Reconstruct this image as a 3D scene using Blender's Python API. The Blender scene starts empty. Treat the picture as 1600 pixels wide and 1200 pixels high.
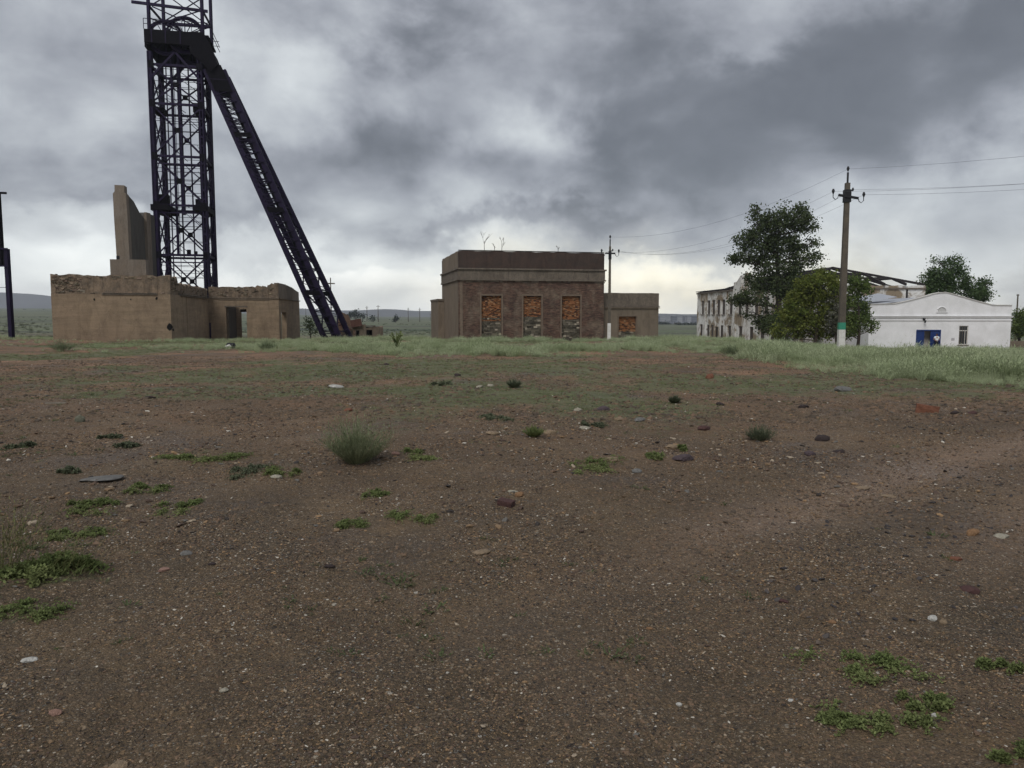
import bpy, math, random
import numpy as np
from mathutils import Vector, Matrix
R = math.radians
scene = bpy.context.scene
COL = scene.collection
random.seed(7)
PITCH = R(5.24); EYE = 1.6; F = 1200.0

def pdir(px, py):
    u = (px-800)/F; v = (600-py)/F
    return Vector((u, math.cos(PITCH)+v*math.sin(PITCH), -math.sin(PITCH)+v*math.cos(PITCH)))
def at(px, py, Y):
    d = pdir(px, py)
    return Vector((0, 0, EYE)) + d*(Y/d.y)

# ---------------- camera ----------------
cam = bpy.data.cameras.new('camera'); camo = bpy.data.objects.new('camera', cam); COL.objects.link(camo)
camo.location = (0, 0, EYE); camo.rotation_euler = (R(90)-PITCH, 0, 0)
cam.sensor_width = 36; cam.lens = 27.0; cam.clip_start = .05; cam.clip_end = 30000
scene.camera = camo
# ---------------- exposure ----------------
scene.view_settings.view_transform = 'Standard'; scene.view_settings.look = 'None'
scene.view_settings.exposure = .9; scene.view_settings.gamma = 1
scene.view_settings.use_curve_mapping = False
scene.cycles.max_bounces = 5; scene.cycles.volume_bounces = 0
scene.cycles.transparent_max_bounces = 8

class NT:
    def __init__(s, t): s.t = t; s.n = t.nodes; s.l = t.links
    def node(s, typ, **kw):
        n = s.n.new(typ)
        for k, v in kw.items(): setattr(n, k, v)
        return n
    def put(s, sock, v):
        if v is None: return
        if isinstance(v, bpy.types.NodeSocket): s.l.new(v, sock)
        elif isinstance(v, (tuple, list)) and len(v) == 3 and sock.type == 'RGBA': sock.default_value = (*v, 1)
        else: sock.default_value = v
    def m(s, op, a, b=None, c=None, clamp=False):
        n = s.node('ShaderNodeMath', operation=op, use_clamp=clamp)
        s.put(n.inputs[0], a); s.put(n.inputs[1], b); s.put(n.inputs[2], c)
        return n.outputs[0]
    def vm(s, op, a, b=None, scale=None):
        n = s.node('ShaderNodeVectorMath', operation=op)
        s.put(n.inputs[0], a); s.put(n.inputs[1], b)
        if scale is not None: s.put(n.inputs['Scale'], scale)
        return n.outputs[1] if op in ('LENGTH', 'DOT_PRODUCT', 'DISTANCE') else n.outputs[0]
    def noise(s, vec, scale, detail=4, rough=.55, dist=0, col=False):
        n = s.node('ShaderNodeTexNoise')
        s.put(n.inputs['Vector'], vec); n.inputs['Scale'].default_value = scale
        n.inputs['Detail'].default_value = detail; n.inputs['Roughness'].default_value = rough
        n.inputs['Distortion'].default_value = dist
        return n.outputs['Color' if col else 'Fac']
    def vor(s, vec, scale, out='Color', feature='F1'):
        n = s.node('ShaderNodeTexVoronoi', feature=feature)
        s.put(n.inputs['Vector'], vec); n.inputs['Scale'].default_value = scale
        return n.outputs[out]
    def ramp(s, f, stops, interp='LINEAR'):
        n = s.node('ShaderNodeValToRGB'); s.put(n.inputs[0], f); cr = n.color_ramp; cr.interpolation = interp
        while len(cr.elements) < len(stops): cr.elements.new(.5)
        for e, (p, c) in zip(cr.elements, stops):
            e.position = p; e.color = (*c, 1) if isinstance(c, (tuple, list)) else (c, c, c, 1)
        return n.outputs[0]
    def mix(s, f, a, b, typ='MIX'):
        n = s.node('ShaderNodeMix', data_type='RGBA', blend_type=typ)
        s.put(n.inputs[0], f); s.put(n.inputs[6], a); s.put(n.inputs[7], b)
        return n.outputs[2]
    def rng(s, f, a, b, c=0., d=1.):
        n = s.node('ShaderNodeMapRange'); s.put(n.inputs[0], f)
        for i, v in enumerate((a, b, c, d)): n.inputs[i+1].default_value = v
        return n.outputs[0]
    def xyz(s, v):
        n = s.node('ShaderNodeSeparateXYZ'); s.put(n.inputs[0], v); return n.outputs
    def comb(s, x, y, z):
        n = s.node('ShaderNodeCombineXYZ'); s.put(n.inputs[0], x); s.put(n.inputs[1], y); s.put(n.inputs[2], z); return n.outputs[0]

# ---------------- sky ----------------
SUN_EL, SUN_AZ = R(48), R(205)      # azimuth clockwise from +Y
world = bpy.data.worlds.new('World'); scene.world = world; world.use_nodes = True
wt = NT(world.node_tree); wt.n.clear()
out = wt.node('ShaderNodeOutputWorld'); bg = wt.node('ShaderNodeBackground'); wt.l.new(bg.outputs[0], out.inputs[0])
bg.inputs['Strength'].default_value = .1
sk = wt.node('ShaderNodeTexSky'); sk.sky_type = 'NISHITA'; sk.sun_disc = False
sk.sun_elevation = SUN_EL; sk.sun_rotation = SUN_AZ
tc = wt.node('ShaderNodeTexCoord'); d = wt.vm('NORMALIZE', tc.outputs['Generated'])
dx, dy, dz = wt.xyz(d)
zc = wt.m('ADD', wt.m('MAXIMUM', dz, 0.0), .07)
plane = wt.comb(wt.m('DIVIDE', dx, zc), wt.m('DIVIDE', dy, zc), 0.0)
# warped azimuth / elevation
wn = wt.noise(wt.vm('MULTIPLY', d, (1, 1, 1.25)), 4.2, 9, .60, .2, col=True)
wx, wy, wz = wt.xyz(wn)
az = wt.m('ADD', wt.m('ARCTAN2', dx, dy), wt.m('MULTIPLY', wt.m('SUBTRACT', wx, .5), .36))
el = wt.m('ADD', wt.m('ARCSINE', dz), wt.m('MULTIPLY', wt.m('SUBTRACT', wy, .5), .26))
v = wt.ramp(wt.rng(wt.m('ARCSINE', dz), 0, .7), [(0, .84), (.05, .64), (.13, .44), (.22, .32), (.40, .26), (1, .28)])
n1 = wt.noise(plane, .8, 9, .6, .6)
n2 = wt.noise(wt.vm('MULTIPLY', d, (1, 1, 1.5)), 4.6, 10, .55, .35)
n3 = wt.noise(wt.vm('MULTIPLY', d, (1, 1, 1.8)), 11.0, 8, .55, .3)
v = wt.m('ADD', v, wt.m('MULTIPLY', wt.m('SUBTRACT', n1, .5), .08))
v = wt.m('ADD', v, wt.m('MULTIPLY', wt.m('SUBTRACT', n2, .5), .36))
v = wt.m('ADD', v, wt.m('MULTIPLY', wt.m('SUBTRACT', n3, .5), .18))
wq = wt.vm('ADD', wt.vm('MULTIPLY', d, (1, 1, 1.6)), wt.vm('SCALE', wt.noise(d, 6, 5, .6, col=True), scale=.16))
for sc_, am_ in ((5.0, .17), (11.0, .09)):
    bl = wt.node('ShaderNodeTexVoronoi', feature='SMOOTH_F1'); wt.put(bl.inputs['Vector'], wq); bl.inputs['Scale'].default_value = sc_; bl.inputs['Smoothness'].default_value = .35
    v = wt.m('ADD', v, wt.m('MULTIPLY', wt.m('SUBTRACT', .42, bl.outputs['Distance']), am_))
BLOBS = [(1400,110,230,90,-.06),(980,90,140,50,-.05),(300,150,200,120,.05),(1200,180,330,90,-.10),(1000,225,200,60,-.10),(680,215,150,30,-.07),(500,225,200,40,-.05),(650,30,120,40,-.14),
 (110,70,190,110,.13),(480,110,110,90,.15),(850,205,80,60,.26),(1180,20,50,28,.08),(1300,60,170,50,-.07),(1545,200,120,80,-.07),(60,310,230,50,-.09),
 (150,410,240,40,.13),(560,420,180,40,.22),(760,352,260,20,-.22),(250,345,200,14,-.08),(420,395,200,10,-.10),(1250,60,200,50,-.05),(1030,430,130,34,.26),(1090,385,220,16,-.16),
 (1140,290,200,50,-.12),(1460,275,130,34,.12),(1330,345,160,40,.03),(1300,385,150,20,.14),(1545,425,100,34,-.24),(1590,468,80,10,.32),(1560,80,90,60,-.04),(560,345,120,20,.12),(330,250,120,60,-.04)]
for bx, by, rx, ry, amp in BLOBS:
    dd = pdir(bx, by).normalized(); a0 = math.atan2(dd.x, dd.y); e0 = math.asin(dd.z)
    q = wt.m('ADD', wt.m('POWER', wt.m('DIVIDE', wt.m('SUBTRACT', az, a0), rx/F), 2.0), wt.m('POWER', wt.m('DIVIDE', wt.m('SUBTRACT', el, e0), ry/F), 2.0))
    v = wt.m('ADD', v, wt.m('MULTIPLY', wt.m('EXPONENT', wt.m('MULTIPLY', q, -.8)), amp))
v = wt.m('MULTIPLY', wt.m('MINIMUM', wt.m('SMOOTH_MAX', v, .11, .10), 1.1), wt.rng(wt.noise(wt.vm('MULTIPLY', d, (1, 1, 1.7)), 7.0, 9, .56, .4), .3, .7, .84, 1.16))
tint = wt.ramp(v, [(0, (.89, .97, 1.11)), (.22, (.92, .97, 1.08)), (.42, (.95, 1.0, 1.04)), (.7, (.98, 1.02, 1.01)), (1, (1.0, 1.0, .96))])
dd = pdir(1060, 440).normalized()
q = wt.m('ADD', wt.m('POWER', wt.m('DIVIDE', wt.m('SUBTRACT', az, math.atan2(dd.x, dd.y)), .30), 2.0), wt.m('POWER', wt.m('DIVIDE', wt.m('SUBTRACT', el, .035), .045), 2.0))
warm = wt.m('MULTIPLY', wt.m('EXPONENT', wt.m('MULTIPLY', q, -1.0)), .8)
tint = wt.mix(warm, tint, (1.10, 1.02, .78))
cloud = wt.vm('SCALE', tint, scale=wt.m('MULTIPLY', v, 8.3))
wt.l.new(wt.mix(.96, sk.outputs[0], cloud), bg.inputs['Color'])
# ---------------- sun ----------------
sl = bpy.data.lights.new('sun', 'SUN'); sl.energy = 1.0; sl.angle = R(25); sl.color = (1, .97, .93)
so = bpy.data.objects.new('sun', sl); COL.objects.link(so)
sd = Vector((math.sin(SUN_AZ)*math.cos(SUN_EL), math.cos(SUN_AZ)*math.cos(SUN_EL), math.sin(SUN_EL)))
so.rotation_euler = sd.to_track_quat('Z', 'Y').to_euler(); so.location = sd*50

# ---------------- helpers ----------------
def tag(o, label=None, cat=None, group=None, kind=None):
    if label: o['label'] = label
    if cat: o['category'] = cat
    if group: o['group'] = group
    if kind: o['kind'] = kind
    return o
def thing(name, label, cat, loc=(0, 0, 0), rz=0, group=None):
    o = bpy.data.objects.new(name, None); COL.objects.link(o); o.location = loc; o.rotation_euler = (0, 0, rz)
    o.empty_display_size = .1
    return tag(o, label, cat, group)
class MB:
    """collects geometry in world (or local) coordinates"""
    def __init__(s): s.v = []; s.f = []; s.c = []
    def add(s, vs, fs, col=None):
        b = len(s.v); s.v += [tuple(p) for p in vs]; s.f += [tuple(i+b for i in f) for f in fs]
        s.c += [col or (1, 1, 1)]*len(vs); return s
    def box(s, p0, p1, col=None, M=None):
        x0, y0, z0 = p0; x1, y1, z1 = p1
        vs = [Vector(p) for p in ((x0,y0,z0),(x1,y0,z0),(x1,y1,z0),(x0,y1,z0),(x0,y0,z1),(x1,y0,z1),(x1,y1,z1),(x0,y1,z1))]
        if M: vs = [M @ p for p in vs]
        return s.add(vs, [(0,3,2,1),(4,5,6,7),(0,1,5,4),(1,2,6,5),(2,3,7,6),(3,0,4,7)], col)
    def bar(s, a, b, w, h=None, up=Vector((0, 0, 1)), col=None):
        a = Vector(a); b = Vector(b); h = h or w; t = (b-a).normalized()
        if abs(t.dot(up)) > .97: up = Vector((.2, .98, 0))
        x = t.cross(up).normalized()*w/2; y = x.cross(t).normalized()*h/2
        vs = [a-x-y, a+x-y, a+x+y, a-x+y, b-x-y, b+x-y, b+x+y, b-x+y]
        return s.add(vs, [(0,3,2,1),(4,5,6,7),(0,1,5,4),(1,2,6,5),(2,3,7,6),(3,0,4,7)], col)
    def tube(s, pts, rads, n=8, col=None, cap=True):
        pts = [Vector(p) for p in pts]; rings = []; vs = []; fs = []
        for i, p in enumerate(pts):
            t = (pts[min(i+1, len(pts)-1)]-pts[max(i-1, 0)]).normalized()
            up = Vector((0, 0, 1)) if abs(t.z) < .9 else Vector((1, 0, 0))
            x = t.cross(up).normalized(); y = x.cross(t)
            r = rads[i] if isinstance(rads, (list, tuple)) else rads
            vs += [p+(x*math.cos(k*2*math.pi/n)+y*math.sin(k*2*math.pi/n))*r for k in range(n)]
        for i in range(len(pts)-1):
            for k in range(n):
                fs.append((i*n+k, i*n+(k+1) % n, (i+1)*n+(k+1) % n, (i+1)*n+k))
        if cap: fs.append(tuple(range(n))[::-1]); fs.append(tuple((len(pts)-1)*n+k for k in range(n)))
        return s.add(vs, fs, col)
    def prism(s, poly, y0, y1, M=None, col=None):
        """poly in (x,z), extruded along y"""
        n = len(poly); vs = [Vector((x, y0, z)) for x, z in poly]+[Vector((x, y1, z)) for x, z in poly]
        if M: vs = [M @ p for p in vs]
        fs = [tuple(range(n)), tuple(range(n, 2*n))[::-1]]+[(i+n, (i+1) % n+n, (i+1) % n, i) for i in range(n)]
        return s.add(vs, fs, col)
    def build(s, name, mat, parent=None, smooth=False, origin=None, kind=None, label=None):
        me = bpy.data.meshes.new(name)
        off = Vector(origin) if origin is not None else (parent.matrix_basis.translation.copy() if parent is not None else Vector())
        inv = parent.matrix_basis.inverted() if parent is not None else None
        if parent is not None and parent.parent is not None: inv = (parent.parent.matrix_basis @ parent.matrix_basis).inverted()
        if inv is not None: vs = [tuple(inv @ Vector(p)) for p in s.v]
        else: vs = [tuple(Vector(p)-off) for p in s.v]
        me.from_pydata(vs, [], s.f)
        if any(c != (1, 1, 1) for c in s.c):
            a = me.color_attributes.new('Col', 'FLOAT_COLOR', 'POINT')
            a.data.foreach_set('color', np.array([(*c, 1) for c in s.c], dtype=np.float32).ravel())
        me.materials.append(mat)
        if smooth: me.polygons.foreach_set('use_smooth', [True]*len(me.polygons))
        me.update()
        o = bpy.data.objects.new(name, me); COL.objects.link(o)
        if parent is not None: o.parent = parent
        else: o.location = off
        if kind: o['kind'] = kind
        if label: o['label'] = label
        return o

# value noise
def _h(ix, iy, s):
    n = (ix.astype(np.int64)*374761393+iy.astype(np.int64)*668265263+s*974634777) & 0x7fffffff
    n = ((n ^ (n >> 13))*1274126177) & 0x7fffffff
    return ((n ^ (n >> 16)) & 0xffff)/65535.0
def vnoise(x, y, s=0):
    ix = np.floor(x); iy = np.floor(y); fx = x-ix; fy = y-iy
    fx = fx*fx*(3-2*fx); fy = fy*fy*(3-2*fy)
    a = _h(ix, iy, s); b = _h(ix+1, iy, s); c = _h(ix, iy+1, s); e = _h(ix+1, iy+1, s)
    return (a*(1-fx)+b*fx)*(1-fy)+(c*(1-fx)+e*fx)*fy
def fbm(x, y, s=0, o=4, r=.5):
    t = 0; a = 1; n = 0
    for k in range(o): t = t+a*vnoise(x*2**k, y*2**k, s+k); n += a; a *= r
    return t/n
def sst(a, b, x):
    t = np.clip((x-a)/(b-a), 0, 1); return t*t*(3-2*t)
def track(x, y):   # the worn gravel track running off to the right, two wheel lines
    u = x-(1.3+.95*(y-5.2)+.055*(y-5.2)**2); w = .34+.045*y
    return np.maximum(np.exp(-(u/w)**2), .8*np.exp(-((u-1.9-.05*y)/(w*1.1))**2))*sst(3.8, 6.2, y)*(1-sst(15, 24, y))
FY = [-1e5, 12, 20, 30, 41, 56, 66, 75, 82, 95, 128, 200, 400, 1500, 8000]
FZ = [0, 0, -.06, -.13, -.24, -.42, -.72, -1.0, -1.25, -1.75, -3.0, -3.7, -5.6, -17.0, -40.0]
def g(x, y):
    x = np.asarray(x, float); y = np.asarray(y, float)
    z = np.interp(y, FY, FZ); rt = x/(np.abs(y)+4)
    z = z-sst(.24, .48, rt)*np.interp(y, [0, 24, 41, 50, 60, 82, 140, 400], [0, 0, .30, .55, .85, 1.05, .9, 0])
    z = z+sst(.45, .75, -rt)*np.interp(y, [0, 30, 60, 150, 400], [0, 0, .35, .6, .8])
    z = z-.022*track(x, y)
    z = z+sst(.10, .6, -rt)*.0125*np.clip(y-150, 0, 1500)+sst(-.06, .12, -rt)*.0075*np.clip(y-200, 0, 1500)
    near = np.interp(y, [0, 60, 200], [1, 1, 0])
    z = z+(fbm(x*.22, y*.22, 5, 3)-.5)*.20*np.interp(y, [3, 12, 60, 200], [.25, .8, 1, 1.5])
    z = z+(fbm(x*1.3, y*1.3, 9, 3)-.5)*.11*near
    z = z+(fbm(x*7, y*7, 19, 4, .6)-.5)*.042*np.interp(y, [0, 10, 30], [1, 1, 0])
    return z
def gz(x, y): return float(g(x, y))
def ground_at(px, py):
    d = pdir(px, py); lo = 1.5; prev = 1.5
    Y = 1.5
    while Y < 400:
        p = Vector((0, 0, EYE))+d*(Y/d.y)
        if p.z < gz(p.x, p.y): break
        prev = Y; Y *= 1.03
    a, b = prev, Y
    for _ in range(20):
        m = (a+b)/2; p = Vector((0, 0, EYE))+d*(m/d.y)
        if p.z < gz(p.x, p.y): b = m
        else: a = m
    return p

# ---------------- materials ----------------
def mat(name, col, rough=.85, var=.25, scale=3., bump=.3, bscale=25., col2=None, metal=0., vcol=False, extra=None, spec=.3, obj=True):
    """two colours mixed by noise, fine grain, bump"""
    m = bpy.data.materials.new(name); m.use_nodes = True; t = NT(m.node_tree)
    b = t.n['Principled BSDF']; tcn = t.node('ShaderNodeTexCoord'); P = tcn.outputs['Object']
    c2 = col2 or tuple(c*(1-var) for c in col)
    f = t.noise(P, scale, 6, .62, .3); f = t.rng(f, .32, .68)
    c = t.mix(f, col, c2)
    gr = t.noise(P, bscale, 4, .6); c = t.mix(1., c, t.ramp(gr, [(0.2, 1-var), (.8, 1+var)]), 'MULTIPLY')
    if vcol:
        at_ = t.node('ShaderNodeAttribute'); at_.attribute_name = 'Col'
        c = t.mix(1., c, at_.outputs['Color'], 'MULTIPLY')
    if extra: c = extra(t, P, c)
    t.l.new(c, b.inputs['Base Color']); b.inputs['Roughness'].default_value = rough
    b.inputs['Metallic'].default_value = metal; b.inputs['Specular IOR Level'].default_value = spec
    if bump:
        bn = t.node('ShaderNodeBump'); bn.inputs['Strength'].default_value = bump; bn.inputs['Distance'].default_value = .04
        t.l.new(gr, bn.inputs['Height']); t.l.new(bn.outputs[0], b.inputs['Normal'])
    return m
def leafmat(name, c1, c2, trans=.25, inst=False):
    m = bpy.data.materials.new(name); m.use_nodes = True; t = NT(m.node_tree)
    t.n.remove(t.n['Principled BSDF'])
    o = [n for n in t.n if n.type == 'OUTPUT_MATERIAL'][0]
    ge = t.node('ShaderNodeNewGeometry')
    if inst:
        oi = t.node('ShaderNodeObjectInfo'); pn = t.noise(ge.outputs['Position'], .45, 4, .6); c = t.mix(t.m('ADD', t.m('MULTIPLY', oi.outputs['Random'], .45), t.rng(pn, .38, .62, 0, .55)), c1, c2)
        f = ge.outputs['Random Per Island']; c = t.mix(1., c, t.ramp(f, [(0, .7), (1, 1.3)]), 'MULTIPLY')
    else:
        tcn = t.node('ShaderNodeTexCoord'); f = t.rng(t.noise(tcn.outputs['Object'], 1.3, 4), .35, .65)
        c = t.mix(f, c1, c2); c = t.mix(1., c, t.ramp(ge.outputs['Random Per Island'], [(0, .65), (1, 1.35)]), 'MULTIPLY')
    df = t.node('ShaderNodeBsdfDiffuse'); tr = t.node('ShaderNodeBsdfTranslucent'); mx = t.node('ShaderNodeMixShader')
    t.l.new(c, df.inputs[0]); t.l.new(c, tr.inputs[0]); mx.inputs[0].default_value = trans
    t.l.new(df.outputs[0], mx.inputs[1]); t.l.new(tr.outputs[0], mx.inputs[2]); t.l.new(mx.outputs[0], o.inputs[0])
    return m
M = {}
def courses(t, P, c):
    c = streaks(.45)(t, P, c)
    s = t.noise(t.vm('MULTIPLY', P, (.25, .25, 2.6)), 1.2, 6, .7, .3); c = t.mix(1., c, t.ramp(s, [(.35, .84), (.65, 1.14)]), 'MULTIPLY')
    k = t.vor(t.vm('ADD', P, t.vm('SCALE', t.noise(P, 2.5, 4, .6, col=True), scale=.9)), .55, 'Distance', 'DISTANCE_TO_EDGE')
    return t.mix(t.rng(k, 0, .012, .55, 0), c, (.07, .05, .04))
def streaks(amount=.5, dark=(.35, .33, .32)):
    """rain-washed vertical streaks and blotches"""
    def f(t, P, c):
        s = t.noise(t.vm('MULTIPLY', P, (1.5, 1.5, .42)), 1.3, 7, .7, .5)
        s = t.rng(s, .46, .70, 0, amount)
        c = t.mix(s, c, t.mix(1., c, dark, 'MULTIPLY'))
        q = t.rng(t.noise(P, 7, 5, .7), .60, .70, 0, .5*amount+.1)
        return t.mix(q, c, t.mix(1., c, (.45, .42, .42), 'MULTIPLY'))
    return f
M['adobe'] = mat('adobe_plaster', (.262, .196, .130), .95, .2, .5, .35, 14, (.205, .150, .102), extra=courses)
M['adobe_worn'] = mat('worn_parapet', (.215, .158, .108), .95, .35, 1.4, .7, 9, (.12, .095, .072), extra=streaks(.7))
M['stone'] = mat('rubble_stone', (.165, .130, .098), .95, .4, 4, .6, 12, (.10, .082, .066), vcol=True)
M['concrete'] = mat('aged_concrete', (.165, .130, .098), .9, .25, .8, .35, 11, (.19, .16, .13), extra=streaks(.6))
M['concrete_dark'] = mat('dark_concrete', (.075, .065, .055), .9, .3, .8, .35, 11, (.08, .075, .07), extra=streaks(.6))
M['annex'] = mat('annex_plaster', (.19, .15, .11), .95, .2, .7, .3, 12, (.15, .12, .09), extra=streaks(.5))
M['ledge'] = mat('grey_cornice', (.165, .135, .105), .9, .35, 2.5, .4, 12, (.11, .092, .075), extra=streaks(.6))
M['frame'] = mat('window_surround_plaster', (.175, .132, .098), .9, .25, 2, .3, 12)
M['metal'] = mat('dark_violet_steel', (.016, .010, .036), .7, .4, 2.5, .3, 20, (.010, .007, .019), spec=.15)
M['plate'] = mat('grimy_steel_plate', (.007, .006, .009), .85, .4, 2.5, .3, 20, (.004, .004, .005), spec=.08)
M['whitewash'] = mat('whitewash', (.80, .80, .81), .9, .05, .6, .12, 9, (.66, .66, .66), extra=streaks(.10, (.75, .74, .72)))
M['wood_dark'] = mat('charred_timber', (.035, .03, .03), .9, .3, 2, .4, 20)
M['pole'] = mat('weathered_pole', (.115, .095, .07), .85, .3, 2.5, .4, 25, (.07, .06, .05))
M['black'] = mat('black_fitting', (.012, .012, .014), .6, .2)
M['paint_white'] = mat('white_paint', (.68, .67, .64), .85, .12, 5, .2, 20, (.5, .48, .44))
M['paint_green'] = mat('green_paint', (.04, .25, .16), .7, .2)
M['blue'] = mat('blue_door_paint', (.010, .034, .15), .5, .15)
M['bark'] = mat('bark', (.07, .055, .045), .95, .35, 5, .5, 20)
M['dark'] = mat('interior_shade', (.012, .011, .011), .95, .2, spec=.1)  # near-black colour standing in for the unlit depth of holes and openings
M['bricky'] = mat('loose_brick', (1, 1, 1), .95, .2, 8, .4, 30, (.85, .85, .85), vcol=True)
M['sheet'] = mat('zinc_sheet', (.42, .44, .48), .5, .15, 1, .1, 10)
def ruin_white(t, P, c):
    f = t.rng(t.noise(P, .35, 7, .66, .6), .47, .56)
    c = t.mix(f, c, (.24, .19, .13)); f = t.rng(t.noise(P, 1.6, 6, .7), .56, .66)
    return t.mix(f, c, (.17, .13, .10))
M['ruin'] = mat('peeling_whitewash', (.68, .67, .64), .95, .1, .8, .3, 9, (.56, .54, .50), extra=ruin_white)
def brickwall(t, P, c):
    x, y, z = t.xyz(P)
    n = t.node('ShaderNodeTexBrick'); t.put(n.inputs['Vector'], t.comb(t.m('ADD', x, y), z, 0.0))
    n.inputs['Scale'].default_value = 1; n.inputs['Brick Width'].default_value = .27; n.inputs['Row Height'].default_value = .085
    n.inputs['Mortar Size'].default_value = .011; n.inputs['Color1'].default_value = (.62, .55, .52, 1); n.inputs['Color2'].default_value = (1.5, 1.25, 1.15, 1)
    n.inputs['Mortar'].default_value = (1.0, 1.1, 1.1, 1)
    c = t.mix(1., c, n.outputs['Color'], 'MULTIPLY')
    f = t.rng(t.noise(P, .7, 7, .7, .4), .47, .62, 0, .65)
    c = t.mix(f, c, (.16, .125, .092))
    return t.mix(1., c, t.ramp(t.noise(t.vm('MULTIPLY', P, (1, 1, 3.)), 2.6, 6, .75), [(.35, .6), (.65, 1.45)]), 'MULTIPLY')
M['brick'] = mat('weathered_brickwork', (.098, .064, .048), .95, .25, 1.2, .45, 16, (.062, .042, .036), extra=brickwall)
M['brick_dark'] = mat('sooty_parapet_brick', (.072, .047, .038), .95, .25, 1.2, .4, 16, (.046, .036, .031), extra=streaks(.5))
# ================= GROUND =================
VANL = [(-400, 548), (0, 548), (100, 549), (300, 549), (420, 552), (500, 553), (620, 560), (700, 556), (850, 558), (1000, 556), (1100, 557), (1160, 564), (1250, 584), (1400, 600), (1600, 618), (2200, 660)]
_vx = [ (p[0]-800)/F for p in VANL ]
_vy = [ (EYE+.15)/max(.02, -(pdir(800, p[1]).z/pdir(800, p[1]).y)) for p in VANL ]
def strip_front(x, y):      # distance at which the tall pale grass begins, by bearing
    return np.interp(x/np.maximum(y, 1), _vx, _vy)
PATCH = [(300,715,110,22),(390,742,80,16),(440,730,60,14),(230,762,60,10),(155,795,55,16),(270,800,45,18),(90,905,110,55),(30,965,60,40),(930,732,55,18),
 (645,812,48,18),(556,824,36,12),(583,778,30,12),(1340,1050,75,32),(1355,1120,80,25),(1450,1100,40,15),(1580,1040,50,25),(900,700,60,10),(780,690,90,12),(690,640,60,20),(650,715,40,12),(1350,1000,50,10),(60,720,50,14),(950,665,80,10),(1570,1180,50,30),(780,655,60,8)]
PW = []
for px, py, rx, ry in PATCH:
    c = ground_at(px, py); e = ground_at(px+rx, py); n = ground_at(px, py-ry); s_ = ground_at(px, min(py+ry, 1300))
    PW.append((c.x, (n.y+s_.y)/2, e.x-c.x, (n.y-s_.y)/2))
def veg(x, y):
    """0..1: how green the ground is"""
    n = fbm(x*.16, y*.16, 31, 4); n2 = fbm(x*1.1, y*1.1, 37, 4, .6)
    sf = strip_front(x, y)
    rt = x/np.maximum(y, 1); y0 = np.interp(rt, [-.7, -.35, -.1, .1, .6], [19, 17, 13.5, 12.2, 11.6])+(n2-.5)*3
    v = sst(0, 3.2, y-y0)*.68*np.interp(rt, [-.4, 0], [.75, 1])+(n-.5)*2.6*sst(8, 13, y)
    v = v*(1-.55*np.exp(-(((x-8)/7)**2+((y-24)/5)**2)))
    v = v*(1-.75*np.exp(-(((x+18)/10)**2+((y-21)/5)**2)))
    v = v*np.interp(y, [0, 5, 10], [0, .3, 1]) + np.interp(y, [4, 12, 18], [0, .12, .2])*sst(.5, .62, n)
    for cx, cy, rx, ry in PW:
        q = ((x-cx)/rx)**2+((y-cy)/ry)**2
        v = np.maximum(v, .42*np.exp(-q*1.6))
    return np.clip(v*(.1+1.8*np.clip(n2-.08, 0, 1)), 0, 1)
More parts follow.
